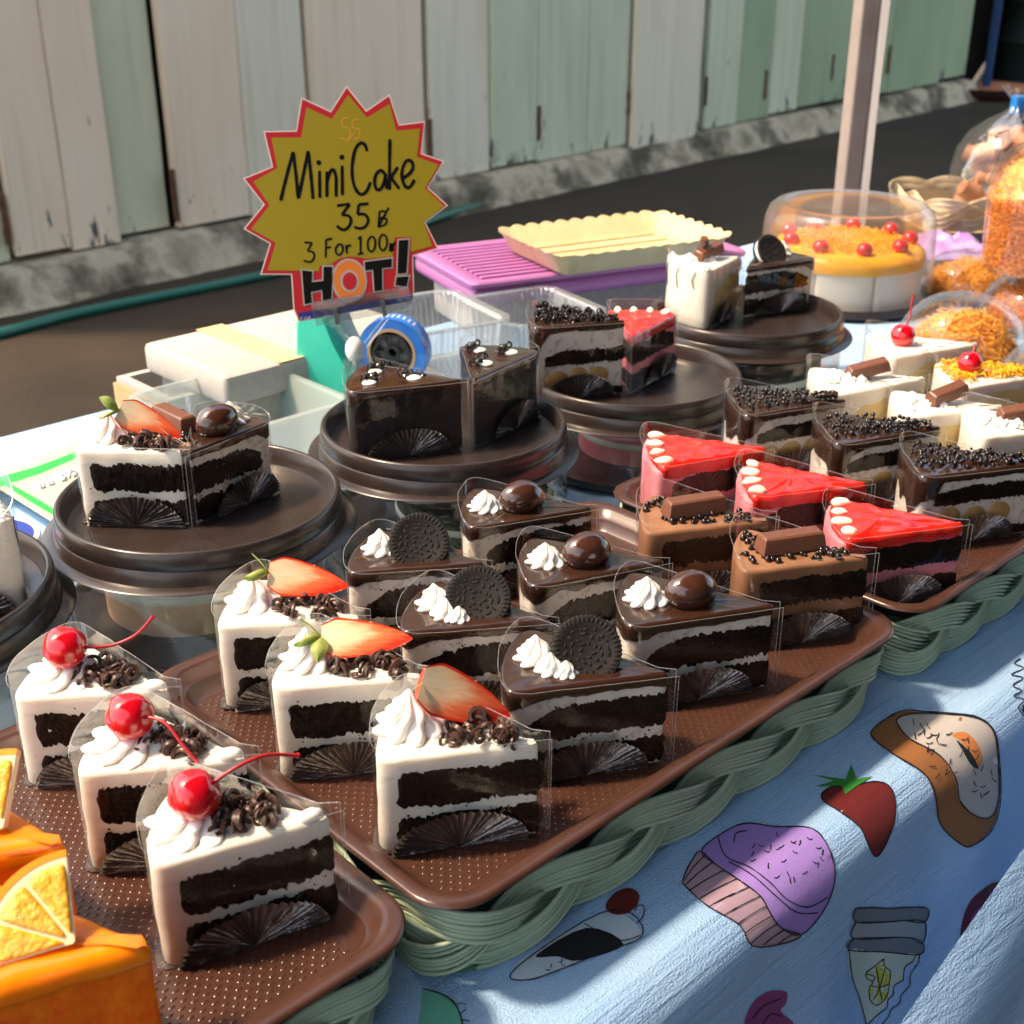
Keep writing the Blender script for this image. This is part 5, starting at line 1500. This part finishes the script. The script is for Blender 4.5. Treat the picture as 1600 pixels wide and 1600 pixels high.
for z, r in ((.2, 3), (.5, 7.2), (3, 8.4), (6, 8.6), (9, 7.8), (11.2, 6.4), (13, 4.2), (14.2, 2.1), (15, 1.3), (16, 1.2), (16.8, 2.0), (17.8, 2.8)):
    rows.append([((r + .45 * N3(cos(a) * 2 + z * .3, sin(a) * 2, z * .25) + .25 * sin(a * 9 + z * .2) * (1.5 if z > 15 else .6)) * cos(a), (r + .45 * N3(cos(a) * 2 + z * .3, sin(a) * 2, z * .25)) * sin(a), z) for a in [2 * pi * i / 60 for i in range(60)]])
mk('bag_film', *grid(rows, True, True, False), M['bag'], t, smooth=60)
M['bluetape'] = pmat('bright blue tape', (0.0, 0.22, 0.72), 0.3)
mk('tape_band', *xf(box(-1.2, 5.2, -.9, .9, 13.9, 16.5, .15), Matrix.Rotation(.1, 4, 'Z')), M['bluetape'], t)
M['tissue'] = pmat('white twisted tie', (0.85, 0.83, 0.82), 0.6)
mk('twisted_tie', *ellipsoid((2.6, -.6, 17.6), 1.7, 1.2, 1.9, 18, 12, None, lambda d: 1 + .2 * N3(d.x * 2, d.y * 2, d.z * 2)), M['tissue'], t, smooth=180)
# lavender bag lying between dome and tubs
lc = W(1478, 392, 0)
M['lav'] = pmat('lavender plastic bag', (0.46, 0.26, 0.66), 0.35, (0.56, 0.36, 0.74), 40)
rows = []
for i in range(15):
    row = []
    for j in range(15):
        x = (i - 7) * .8; y = (j - 7) * .8; e = max(abs(i - 7), abs(j - 7)) / 7
        row.append((lc.x + x, lc.y + y, .1 + (1.8 + 1.6 * N3(x * .5, y * .5, 2) + .9 * N3(x * 1.3, y * 1.3, 6)) * (1 - e ** 3)))
    rows.append(row)
mk('plastic_bag', *grid(rows, False), M['lav'], label='crumpled lavender plastic bag beside the domed cake', cat='plastic bag', smooth=40)

# ------------------------------------------------------------------ packing clutter behind the plates
M['foam'] = pmat('white polystyrene foam', (0.38, 0.36, 0.34), 0.8, (0.43, 0.41, 0.38), 120, bs=600, bstr=.5, bd=.06)
M['card'] = pmat('tan cardboard', (0.42, 0.27, 0.12), 0.8, (0.48, 0.32, 0.16), 30)
M['masking'] = pmat('yellowed masking tape', (0.66, 0.50, 0.22), 0.5, (0.72, 0.56, 0.28), 60)
Lc = W(222, 535, 7.3)
t = thing('foam_box', 'white foam box lid with yellow tape, left of the price sign', 'foam box', (Lc.x, Lc.y, 0), ANGU)
mk('foam_slab', *box(0, 21.5, -13.5, 0, 4.6, 7.3, .5), M['foam'], t, smooth=40)
mk('foam_body', *box(1.0, 20.5, -12.6, -.8, .05, 4.55, .3), M['foam'], t, smooth=40)
rows = [[(x + .12 * N3(y, k), y, 7.33) for k, x in enumerate((5.4, 8.2))] for y in (-13.3, -10, -7, -4, -1, .1)]
mk('yellow_tape', *grid(rows, False), M['masking'], t, smooth=None)
L2c = W(181, 588, 4.4)
t = thing('foam_tray', 'foam tray with a tan cardboard side, below the taped foam lid', 'foam tray', (L2c.x, L2c.y, 0), ANGU)
mb = MB(); mb.add(*box(0, 9.5, -9, -8.2, .1, 4.4)); mb.add(*box(0, .8, -8.15, -.05, .1, 4.4)); mb.add(*box(.85, 9.5, -.85, -.05, .1, 4.4)); mb.add(*box(.85, 9.5, -8.15, -.9, .1, 1.0))
mb.out('tray_walls', M['foam'], t, smooth=None)
mk('cardboard_side', *box(-.35, -.05, -9, 0, .1, 3.9), M['card'], t, smooth=None)
# frosted storage box
bk = Vector((-22.4, 106.7, 0)) - U * 12 + NN * 0
t = thing('storage_box', 'frosted clear storage box behind the strawberry plate', 'storage box', (bk.x, bk.y, 0), ANGU)
rows = []
for o, z in ((.9, .1), (.7, .4), (.25, 5.6), (.2, 5.8), (-.35, 5.9), (-.4, 6.15), (-.1, 6.25), (.15, 6.2), (.3, 5.9), (.75, .6), (1.0, .4)):
    rows.append([(p[0], p[1], z) for p in rrect(o, 12.5 - o, -13.2 + o, -o, 1.4, 6)])
mk('box_shell', *grid(rows, True, True, True), M['frostbin'], t, smooth=50)

# tape dispenser
M['tealp'] = pmat('teal plastic', (0.03, 0.56, 0.40), 0.3, (0.05, 0.62, 0.45), 20, coat=.3)
M['tapeblue'] = pmat('blue printed tape roll', (0.01, 0.14, 0.62), 0.3, (0.03, 0.22, 0.72), 40, coat=.4)
M['blackp'] = pmat('black plastic hub', (0.012, 0.012, 0.012), 0.35)
M['whitep'] = pmat('white plastic', (0.80, 0.78, 0.74), 0.4)
M['cardtan'] = pmat('cardboard core', (0.45, 0.30, 0.17), 0.8)
t = thing('tape_dispenser', 'teal tape dispenser with a blue roll of tape behind the sign', 'tape dispenser', (-12.6, 106.5, 0), radians(-14))
sidep = [(-6.2, .1), (7.6, .1), (7.8, 1.0), (6.4, 3.0), (4.2, 4.4), (1.2, 4.9), (-.8, 6.6), (-2.0, 9.0), (-2.6, 11.0), (-3.6, 11.6), (-4.9, 11.4), (-5.3, 10.6)]
P3 = [Vector(p) for p in resample([Vector(p) for p in sidep], .6)]
for _ in range(2): P3 = [P3[i - 1] * .25 + P3[i] * .5 + P3[(i + 1) % len(P3)] * .25 for i in range(len(P3))]
rows = []
for y, s in ((-2.6, -.25), (-2.35, 0), (2.35, 0), (2.6, -.25)):
    Nm = normals(P3)
    rows.append([(p.x + Nm[i].x * s, y, p.y + Nm[i].y * s) for i, p in enumerate(P3)])
mk('dispenser_body', *grid(rows, True, True, True), M['tealp'], t, smooth=45)
Rx = Matrix.Translation((2.6, 0, 7.6)) @ Matrix.Rotation(pi / 2, 4, 'X') @ Matrix.Scale(.74, 4)
ro = mk('tape_roll', *xf(lathe([(2.9, -1.25), (4.1, -1.25), (4.15, -1.1), (4.15, 1.1), (4.1, 1.25), (2.9, 1.25)], 56), Rx), M['tapeblue'], t, smooth=40)
mk('roll_core', *xf(lathe([(2.6, -1.3), (2.95, -1.3), (2.95, 1.3), (2.6, 1.3), (2.6, -1.3)], 48), Rx), M['cardtan'], ro, smooth=40)
mb = MB()
mb.add(*xf(lathe([(.5, -1.0), (1.0, -1.0), (1.0, 1.0), (.5, 1.0)], 24), Rx)); mb.add(*xf(lathe([(2.1, -1.15), (2.55, -1.15), (2.55, 1.15), (2.1, 1.15), (2.1, -1.15)], 6), Rx))
for k in range(6):
    mb.add(*xf(box(.9, 2.2, -.14, .14, -.9, .9), Rx @ Matrix.Rotation(k * pi / 3, 4, 'Z')))
mb.out('hub', M['blackp'], ro, smooth=30)
mb = MB()
for k in range(7):
    a = 1.9 - k * .16
    for dz in (-.3, .25):
        mb.add(*xf(box(-.2, .18, -.12, .12, 0, .02), Rx @ Matrix.Rotation(a, 4, 'Z') @ Matrix.Translation((4.15, 0, dz)) @ Matrix.Rotation(pi / 2, 4, 'Y')))
mb.out('tape_lettering', M['whitep'], ro, smooth=None)
mk('cutter_blade', *box(-5.2, -4.2, -1.5, 1.5, 11.62, 11.8), pmat('steel blade', (.5, .5, .5), .25, metal=1), t)
rows = [[(-4.4 + s * 4.6, y, 11.5 - .6 * s * (1 - s) * 2 - s * .15 + (.35 * s)) for y in (-1.2, 1.2)] for s in (0, .25, .5, .75, 1)]
mk('pulled_tape', *grid(rows, False), M['tapeblue'], t)

# ribbed clear trays
def clamshell(label, loc, rz, Lx, Ly, H):
    t = thing('clear_tray', label, 'food tray', loc, rz, 'clear ribbed food trays')
    base = resample([Vector(p) for p in rrect(0, Lx, 0, Ly, 1.5, 6)], .14)
    Nm = normals(base); rows = []
    per = 0
    for z, o, rib in ((.1, -1.1, 0), (.25, -.85, .3), (.5, -.75, 1), (H - .5, -.2, 1), (H - .25, -.1, .7), (H - .1, .05, 0), (H, .5, 0), (H - .05, .75, 0), (H - .25, .8, 0)):
        rows.append([(p.x + Nm[i].x * (o + rib * .13 * sin(2 * pi * i * .14 / .62)), p.y + Nm[i].y * (o + rib * .13 * sin(2 * pi * i * .14 / .62)), z) for i, p in enumerate(base)])
    mk('ribbed_shell', *grid(rows, True, True, False), M['clam'], t, smooth=60)
    return t
clamshell('clear ribbed tray just right of the sign', (-9.5, 115.0, 0), radians(30), 10.5, 12, 6.4)
clamshell('clear ribbed tray in front of the purple crate', (0.6, 119.2, 0), radians(30), 10, 11, 6.0)
clamshell('clear ribbed tray behind the fudge slices', (-3.4, 102.5, 0), radians(30), 9, 9.5, 5.2)

# purple crate, scalloped beige tray
M['purple'] = pmat('purple plastic crate', (0.38, 0.13, 0.36), 0.38, (0.43, 0.16, 0.40), 10)
t = thing('purple_crate', 'flat purple plastic crate with a ribbed lid behind the sign', 'crate', (-4, 131, 0), radians(25.5))
mk('crate_body', *box(0, 34, 0, 17, 4.3, 6.3, .6), M['purple'], t, smooth=45)
rim = []
for z, o in ((6.35, .1), (6.8, 0), (7.0, .2), (7.0, 1.0), (6.85, 1.15)):
    rim.append([(p[0], p[1], z) for p in rrect(-.4 + o, 34.4 - o, -.4 + o, 17.4 - o, 1.0, 4)])
mk('crate_lid', *grid(rim, True, True, True), M['purple'], t, smooth=40)
rbm = None
for k in range(11):
    if rbm is None:
        rbm = mk('lid_rib', *box(1.6, 32, -.32, .32, 6.84, 7.08, .1), M['purple'], t, smooth=40); o = rbm
    else:
        o = rbm.copy(); COL.objects.link(o); o.parent = t
    o.location = (0, (1.8 + k * 1.36) * CM, 0)
tf = thing('foam_block', 'grey white foam block carrying the purple crate', 'foam block', (-4, 131, 0), radians(25.5))
mk('block', *box(1.5, 32, 2.2, 15, .05, 4.25, .4), M['foam'], tf, smooth=40)
M['beige'] = pmat('beige plastic tray', (0.56, 0.45, 0.24), 0.5, (0.62, 0.51, 0.29), 30, bs=200, bstr=.1)
t = thing('scalloped_tray', 'beige tray with scalloped rim lying on the purple crate', 'tray', (5.0, 131.6, 7.1), radians(27))
base = resample([Vector(p) for p in rrect(0, 22, 0, 15, 2.0, 6)], .16); Nm = normals(base); rows = []
for z, o, sc in ((.05, -1.3, .0), (.3, -1.1, .3), (2.05, -.1, 1), (2.3, .15, 1), (2.35, .3, 1), (2.25, .25, 1), (2.15, -.05, 1), (.7, -1.4, .3), (.55, -1.7, 0)):
    rows.append([(p.x + Nm[i].x * (o + sc * .30 * abs(sin(pi * i * .16 / 1.9))), p.y + Nm[i].y * (o + sc * .30 * abs(sin(pi * i * .16 / 1.9))), z + (.26 * abs(sin(pi * i * .16 / 1.9)) if z > 2 else 0)) for i, p in enumerate(base)])
mk('tray_body', *grid(rows, True, True, True), M['beige'], t, smooth=50)
for k in range(4):
    mk('floor_ridge', *box(3, 19, 3.2 + k * 2.8, 3.6 + k * 2.8, .553, .72), M['beige'], t, smooth=None)

# printed packet and jar lid at the left
M['packet'] = pmat('white plastic packet', (0.40, 0.45, 0.38), 0.35, (0.45, 0.50, 0.42), 40, bs=30, bstr=.4, bd=.3)
M['packgreen'] = pmat('green packet print', (0.03, 0.55, 0.08), 0.35)
M['packgrey'] = pmat('grey packet lettering', (0.30, 0.33, 0.32), 0.5)
pq = [(-60, 752), (0, 735), (60, 714), (122, 690), (190, 770), (235, 830), (150, 850), (80, 815), (0, 765)]
t = thing('snack_packet', 'white packet with green printed border behind the strawberry plate', 'packet')
def flatpx(name, poly, z0, z1, mat, par):
    return mk(name, *grid([[tuple(W(x, y, z0)) for x, y in poly], [tuple(W(x, y, z1)) for x, y in poly]], True, True, True), mat, par, smooth=None)
flatpx('packet_film', pq, .15, 1.5, M['packet'], t)
flatpx('green_border', [(-60, 765), (0, 745), (60, 728), (125, 703), (127, 712), (62, 740), (8, 757), (-60, 779)], 1.502, 1.53, M['packgreen'], t)
flatpx('green_border', [(-2, 752), (10, 752), (60, 780), (110, 812), (96, 812), (50, 785)], 1.54, 1.56, M['packgreen'], t)
flatpx('white_panel', [(46, 758), (118, 728), (124, 738), (56, 768)], 1.502, 1.52, M['whitep'], t)
mb = MB()
for L in ([(62, 756), (64, 763), (70, 761), (68, 753)], [(76, 751), (78, 758), (84, 756), (82, 748)], [(96, 744), (101, 741), (103, 745), (98, 752), (105, 749)], [(112, 733), (108, 747)], [(114, 738), (118, 735), (120, 738), (116, 745), (122, 742)],
          [(98, 782), (93, 785), (95, 790), (101, 788)], [(105, 778), (108, 786)], [(113, 774), (115, 782)], [(105, 782), (114, 778)], [(120, 771), (123, 779)]):
    mb.add(*tube([tuple(W(x, y, 1.56)) for x, y in resample([Vector(p) for p in L], 3, False)], .07, 5))
mb.out('lettering', M['packgrey'], t)
jl = W(-22, 842, 2.6)
t = thing('round_tin', 'small round tin with a blue and pink lid at the left edge', 'tin', (jl.x, jl.y, 0), 0)
mk('tin_body', *lathe([(.01, .05), (3.3, .05), (3.4, .3), (3.4, 1.9), (.01, 1.9)], 48), M['whitep'], t)
mk('tin_lid', *lathe([(3.4, 1.6), (3.55, 1.65), (3.6, 2.4), (3.5, 2.58), (3.3, 2.62), (.01, 2.62)], 48), M['whitep'], t)
M['lidblue'] = pmat('blue lid print', (0.03, 0.06, 0.36), .35); M['lidpink'] = pmat('pink lid print', (0.62, 0.10, 0.42), .35)
def sec(a0, a1, r, z): return [(0.2 * cos((a0 + a1) / 2), .2 * sin((a0 + a1) / 2), z)] + [(r * cos(a0 + (a1 - a0) * i / 24), r * sin(a0 + (a1 - a0) * i / 24), z) for i in range(25)]
for nm, a0, a1, m in (('blue_print', -.5, 3.4, 'lidblue'), ('pink_print', -1.9, -.6, 'lidpink')):
    P = sec(a0, a1, 3.15, 2.64); mk(nm, P, [tuple(range(len(P)))], M[m], t, smooth=None)

# ------------------------------------------------------------------ price sign in its clear clip
SD = 100.0
so = at(545, 330, SD)
sz = (Vector((0, 0, CAMH)) - so).normalized()                 # the card faces the buyer
sx = Vector((1, 0, 0)); sx = (sx - sz * sx.dot(sz)).normalized(); sy = sz.cross(sx)
sx = (sx + sz * .0).normalized()
Ms = frame(so, sx, sy, sz)
def SP(P): return [(((370 + x / 4.211) - 545) * SD / FPX, (330 - (130 + y / 4.211)) * SD / FPX) for x, y in P]
M['signred'] = pmat('red printed card', (0.48, 0.014, 0.022), 0.5, spec=.3); M['signyel'] = pmat('yellow printed card', (0.32, 0.245, 0.008), 0.45, spec=.3)
M['signblue'] = pmat('blue printed card', (0.015, 0.02, 0.20), 0.4); M['signblack'] = pmat('black marker', (0.006, 0.006, 0.006), 0.8, spec=.1)
M['signgrey'] = pmat('silver outline print', (0.42, 0.40, 0.38), 0.4); M['signorange'] = pmat('orange printed card', (0.72, 0.20, 0.02), 0.4)
M['signedge'] = pmat('white foam card edge', (0.82, 0.66, 0.60), 0.6); M['signfaint'] = pmat('faded orange marker', (0.60, 0.30, 0.012), 0.45); M['signplum'] = pmat('dark red strip print', (.34, .02, .05), .4)
sign = thing('price_sign', 'yellow starburst price sign with red border reading Mini Cake 35', 'price sign', so, 0)
sign.matrix_world = Matrix.Translation(so * CM) @ Ms.to_3x3().to_4x4()
star = [(745, 55), (868, 206), (1020, 105), (1080, 292), (1248, 270), (1222, 472), (1370, 520), (1262, 690), (1392, 805), (1240, 915), (1325, 1085), (1155, 1132), (1156, 1370), (1140, 1430), (382, 1562), (352, 1480), (346, 1252), (145, 1250), (215, 1050), (50, 955), (185, 800), (62, 635), (250, 560), (205, 340), (412, 335), (455, 130), (638, 212)]
def flat2(name, P, z, mat, par=None):
    vs = [Vector(p) for p in P]; n = len(vs)
    r = delaunay_2d_cdt(vs, [(i, (i + 1) % n) for i in range(n)], [list(range(n))], 1, 1e-5)
    ob = mk(name, [(p.x, p.y, z) for p in r[0]], [tuple(f) for f in r[2]], mat, par or sign, smooth=None, recalc=False)
    me = ob.data
    if me.polygons and me.polygons[0].normal.z < 0: me.flip_normals()
    return ob
SPs = SP(star)
def capped(name, P, z0, z1, mat):
    vs = [Vector(p) for p in P]; n = len(vs)
    r = delaunay_2d_cdt(vs, [(i, (i + 1) % n) for i in range(n)], [list(range(n))], 1, 1e-5)
    m = len(r[0])
    V = [(p.x, p.y, z0) for p in r[0]] + [(p.x, p.y, z1) for p in r[0]]
    F = [tuple(reversed(f)) for f in r[2]] + [tuple(i + m for i in f) for f in r[2]]
    idx = [next(i for i, o in enumerate(r[3]) if k in o) for k in range(n)]
    F += [(idx[k], idx[(k + 1) % n], idx[(k + 1) % n] + m, idx[k] + m) for k in range(n)]
    return mk(name, V, F, mat, sign, smooth=None)
capped('foam_card', SPs, -.30, 0, M['signedge'])
Vn = [Vector(p) for p in SPs]; nm_ = normals(Vn)
inset = []
for i, p in enumerate(Vn):
    a = (Vn[i] - Vn[i - 1]).normalized(); b = (Vn[(i + 1) % len(Vn)] - Vn[i]).normalized()
    na = Vector((a.y, -a.x)); nb = Vector((b.y, -b.x))
    if na.dot(nm_[i]) < 0: na = -na; nb = -nb
    inset.append(p - (na + nb) / max(.35, (1 + na.dot(nb))) * .09)
flat2('red_print', inset, .012, M['signred'])
yel = [(755, 112), (870, 252), (1018, 166), (1060, 332), (1213, 318), (1190, 495), (1333, 545), (1240, 695), (1365, 808), (1228, 915), (1283, 1068), (1140, 1105), (1140, 1010), (1035, 1010), (1020, 1135), (850, 1150), (800, 1140), (730, 1135), (660, 1150), (610, 1185), (535, 1195), (530, 1230), (400, 1225), (195, 1222), (255, 1045), (100, 955), (225, 805), (128, 655), (285, 570), (255, 380), (445, 378), (485, 190), (645, 262)]
flat2('yellow_print', SP(yel), .022, M['signyel'])
flat2('blue_strip', SP([(384, 1500), (1150, 1392), (1140, 1428), (388, 1555)]), .022, M['signblue'])
def grow(P, d):
    Q = [Vector(p) for p in P]; nm2 = normals(Q); out = []
    for i, p in enumerate(Q):
        a = (Q[i] - Q[i - 1]).normalized(); b = (Q[(i + 1) % len(Q)] - Q[i]).normalized()
        na = Vector((a.y, -a.x)); nb = Vector((b.y, -b.x))
        if na.dot(nm2[i]) < 0 and nb.dot(nm2[i]) < 0: na = -na; nb = -nb
        elif na.dot(nm2[i]) < 0 or nb.dot(nm2[i]) < 0: na = nb = nm2[i]
        out.append(tuple(p + (na + nb) / max(.6, (1 + na.dot(nb))) * d))
    return out
Hl = [(418, 1222), (486, 1230), (480, 1300), (556, 1292), (560, 1200), (618, 1200), (606, 1410), (548, 1420), (546, 1352), (472, 1366), (476, 1436), (428, 1446)]
Tl = [(832, 1170), (1012, 1148), (1010, 1206), (946, 1212), (944, 1356), (892, 1364), (886, 1222), (834, 1228)]
El = [(1060, 1030), (1126, 1026), (1108, 1244), (1048, 1250)]; Dl = [(1042, 1270), (1124, 1266), (1106, 1334), (1032, 1324)]
def ell(cx, cy, rx, ry, n=40): return [(cx + rx * cos(2 * pi * i / n), cy + ry * sin(2 * pi * i / n)) for i in range(n)]
for nm, P in (('letter_h', Hl), ('letter_t', Tl), ('exclamation_mark', El), ('exclamation_dot', Dl)):
    s = SP(P)
    o = flat2(nm, s, .046, M['signblack'])
    flat2('letter_outline', grow(s, .10), .034, M['signgrey'], o)
    if P is El: flat2('letter_outline', grow(s, .19), .028, M['signred'], o)
o = flat2('letter_o', SP(ell(728, 1292, 104, 132)), .040, M['signorange'])
flat2('letter_outline', SP(ell(728, 1292, 116, 144)), .034, M['signgrey'], o)
flat2('letter_counter', SP(ell(730, 1296, 62, 72)), .046, M['signgrey'], o); flat2('letter_counter', SP(ell(730, 1296, 48, 58)), .052, M['signred'], o)
flat2('dark_strip', SP([(470, 1432), (1040, 1350), (1046, 1404), (470, 1490)]), .058, clear_mat('tinted clip lip', (.75, .62, .66), .1, .1, 1.0, .03))
def pen(name, strokes, w, mat, z, par=None):
    mb = MB()
    for st_ in strokes:
        if len(st_) == 1:
            P = SP(ell(st_[0][0], st_[0][1], 17, 17, 12)); mb.add([(p[0], p[1], z) for p in P], [tuple(range(len(P)))]); continue
        P = [Vector(p) for p in SP(smoothpoly(st_, False) if len(st_) > 2 else st_)]
        P = resample(P, .10, False)
        V = []; F = []
        for i, p in enumerate(P):
            d = (P[min(i + 1, len(P) - 1)] - P[max(i - 1, 0)])
            if d.length < 1e-6: d = Vector((1, 0))
            d.normalize(); nn = Vector((-d.y, d.x)) * (w * .5 * (1 + .18 * N3(p.x * 1.7, p.y * 1.7, 3)) * (.75 if i in (0, len(P) - 1) else 1))
            V += [(p.x + nn.x, p.y + nn.y, z), (p.x - nn.x, p.y - nn.y, z)]
            if i: F.append((2 * i - 2, 2 * i - 1, 2 * i + 1, 2 * i))
        mb.add(V, F)
    return mb.out(name, mat, par or sign, smooth=None)
pen('handwriting', [[(297, 775), (345, 610), (390, 468)], [(390, 468), (402, 610), (412, 762)], [(412, 762), (450, 610), (487, 462)], [(487, 462), (498, 610), (507, 765)],
    [(555, 585), (551, 757)], [(552, 535)], [(603, 590), (597, 752)], [(600, 660), (622, 595), (645, 580), (660, 625), (659, 680), (657, 750)], [(702, 552), (698, 740)], [(702, 500)],
    [(866, 462), (852, 420), (822, 412), (788, 455), (768, 545), (766, 625), (785, 700), (820, 735), (858, 712), (884, 655)],
    [(978, 602), (950, 583), (920, 610), (910, 660), (922, 702), (948, 700), (972, 655), (982, 598)], [(982, 598), (984, 655), (992, 702)],
    [(1016, 385), (1010, 545), (1006, 706)], [(1064, 560), (1018, 628)], [(1018, 628), (1072, 700)],
    [(1092, 632), (1130, 610), (1162, 570), (1155, 526), (1122, 520), (1096, 565), (1090, 625), (1108, 680), (1140, 688), (1172, 640)]], .27, M['signblack'], .034)
pen('handwriting', [[(660, 808), (745, 796)], [(745, 796), (690, 866)], [(690, 866), (735, 872), (750, 905), (730, 945), (695, 962), (654, 936)],
    [(868, 794), (802, 800)], [(802, 800), (794, 864)], [(794, 864), (838, 862), (862, 895), (848, 935), (812, 953), (768, 944)]], .24, M['signblack'], .034)
pen('handwriting', [[(938, 842), (928, 945)], [(938, 842), (975, 845), (970, 875), (940, 890)], [(940, 890), (982, 892), (976, 925), (930, 944)], [(1000, 818), (960, 885), (926, 948)],
    [(440, 1042), (492, 1046)], [(492, 1046), (458, 1096)], [(458, 1096), (494, 1106), (502, 1135), (478, 1168), (430, 1160)],
    [(582, 1026), (576, 1142)], [(582, 1026), (624, 1018)], [(580, 1078), (614, 1072)], [(668, 1052), (645, 1080), (648, 1115), (670, 1122), (690, 1095), (686, 1062), (668, 1052)], [(712, 1058), (716, 1116)], [(714, 1086), (728, 1064), (748, 1064)],
    [(792, 1024), (810, 1002)], [(810, 1002), (806, 1116)], [(786, 1120), (826, 1112)],
    [(884, 1002), (858, 1030), (858, 1085), (880, 1104), (902, 1075), (904, 1025), (884, 1002)], [(958, 990), (934, 1018), (934, 1075), (956, 1096), (980, 1065), (980, 1012), (958, 990)],
    [(1004, 1050), (1000, 1102)], [(1002, 1052), (1022, 1060), (1006, 1078), (1024, 1090), (1002, 1102)], [(1038, 1038), (1002, 1102)]], .175, M['signblack'], .034)
pen('faint_marks', [[(755, 250), (715, 262), (710, 300), (750, 320), (762, 355), (740, 390), (690, 375)], [(825, 262), (785, 268), (775, 310), (800, 318), (822, 330), (812, 375), (780, 385)], [(735, 410), (800, 330)]], .09, M['signfaint'], .030)
pen('small_print', [[(398, 1532), (396, 1556)], [(398, 1532), (414, 1529)], [(397, 1543), (410, 1541)], [(430, 1530), (422, 1540), (430, 1551), (440, 1540), (430, 1530)], [(450, 1528), (450, 1548)], [(450, 1528), (464, 1530), (452, 1537), (466, 1545)]], .06, M['signgrey'], .034)
# clear clip
M['acryl'] = clear_mat('clear acrylic', (.95, .97, .97), .04, .02, 1.6, .02, bs=60, bd=.08)
clip = thing('sign_clip', 'clear plastic clip gripping the sign and the storage box rim', 'clip', so, 0)
clip.matrix_world = sign.matrix_world.copy()
def CPT(px, py): return ((px - 545) * SD / FPX, (330 - py) * SD / FPX)
a = CPT(484, 488); b = CPT(640, 462)
ang_ = atan2(b[1] - a[1], b[0] - a[0])
Mc = Matrix.Translation((a[0], a[1], 0)) @ Matrix.Rotation(ang_, 4, 'Z')
Lb = hypot(b[0] - a[0], b[1] - a[1])
mk('jaw', *xf(box(0, Lb, -1.0, .9, .09, .28, .06), Mc), M['acryl'], clip, smooth=40)
mk('jaw', *xf(box(0, Lb, -1.0, .6, -.62, -.36, .06), Mc), M['acryl'], clip, smooth=40)
for x in (1.6, 5.4): mk('jaw_pin', *xf(box(x, x + .35, -1.15, .1, -.3, .5), Mc), pmat('grey rubber', (.07, .08, .08), .6), clip, smooth=None)
for x0, y0, x1, y1 in ((515, 505, 552, 545), (600, 495, 560, 545)):
    p, q_ = CPT(x0, y0), CPT(x1, y1); mk('strut', *tube([(p[0], p[1], .1), (q_[0], q_[1], .25)], .22, 6), M['acryl'], clip)
p = CPT(548, 545); mk('joint', *ellipsoid((p[0], p[1], .3), .75, 1.05, .75, 20, 14), M['whitep'], clip, smooth=180)
p, q_ = CPT(552, 565), CPT(560, 640); mk('rod', *tube([(p[0], p[1], .3), (q_[0], q_[1], .2)], .22, 8), M['acryl'], clip)
for dz in (-.5, .9):
    p = CPT(530, 562); q_ = CPT(570, 640)
    mk('clamp_plate', *xf(box(0, 2.1, -4.0, 0, dz, dz + .25, .08), Matrix.Translation((p[0], p[1], 0)) @ Matrix.Rotation(.12, 4, 'Z')), M['acryl'], clip, smooth=40)
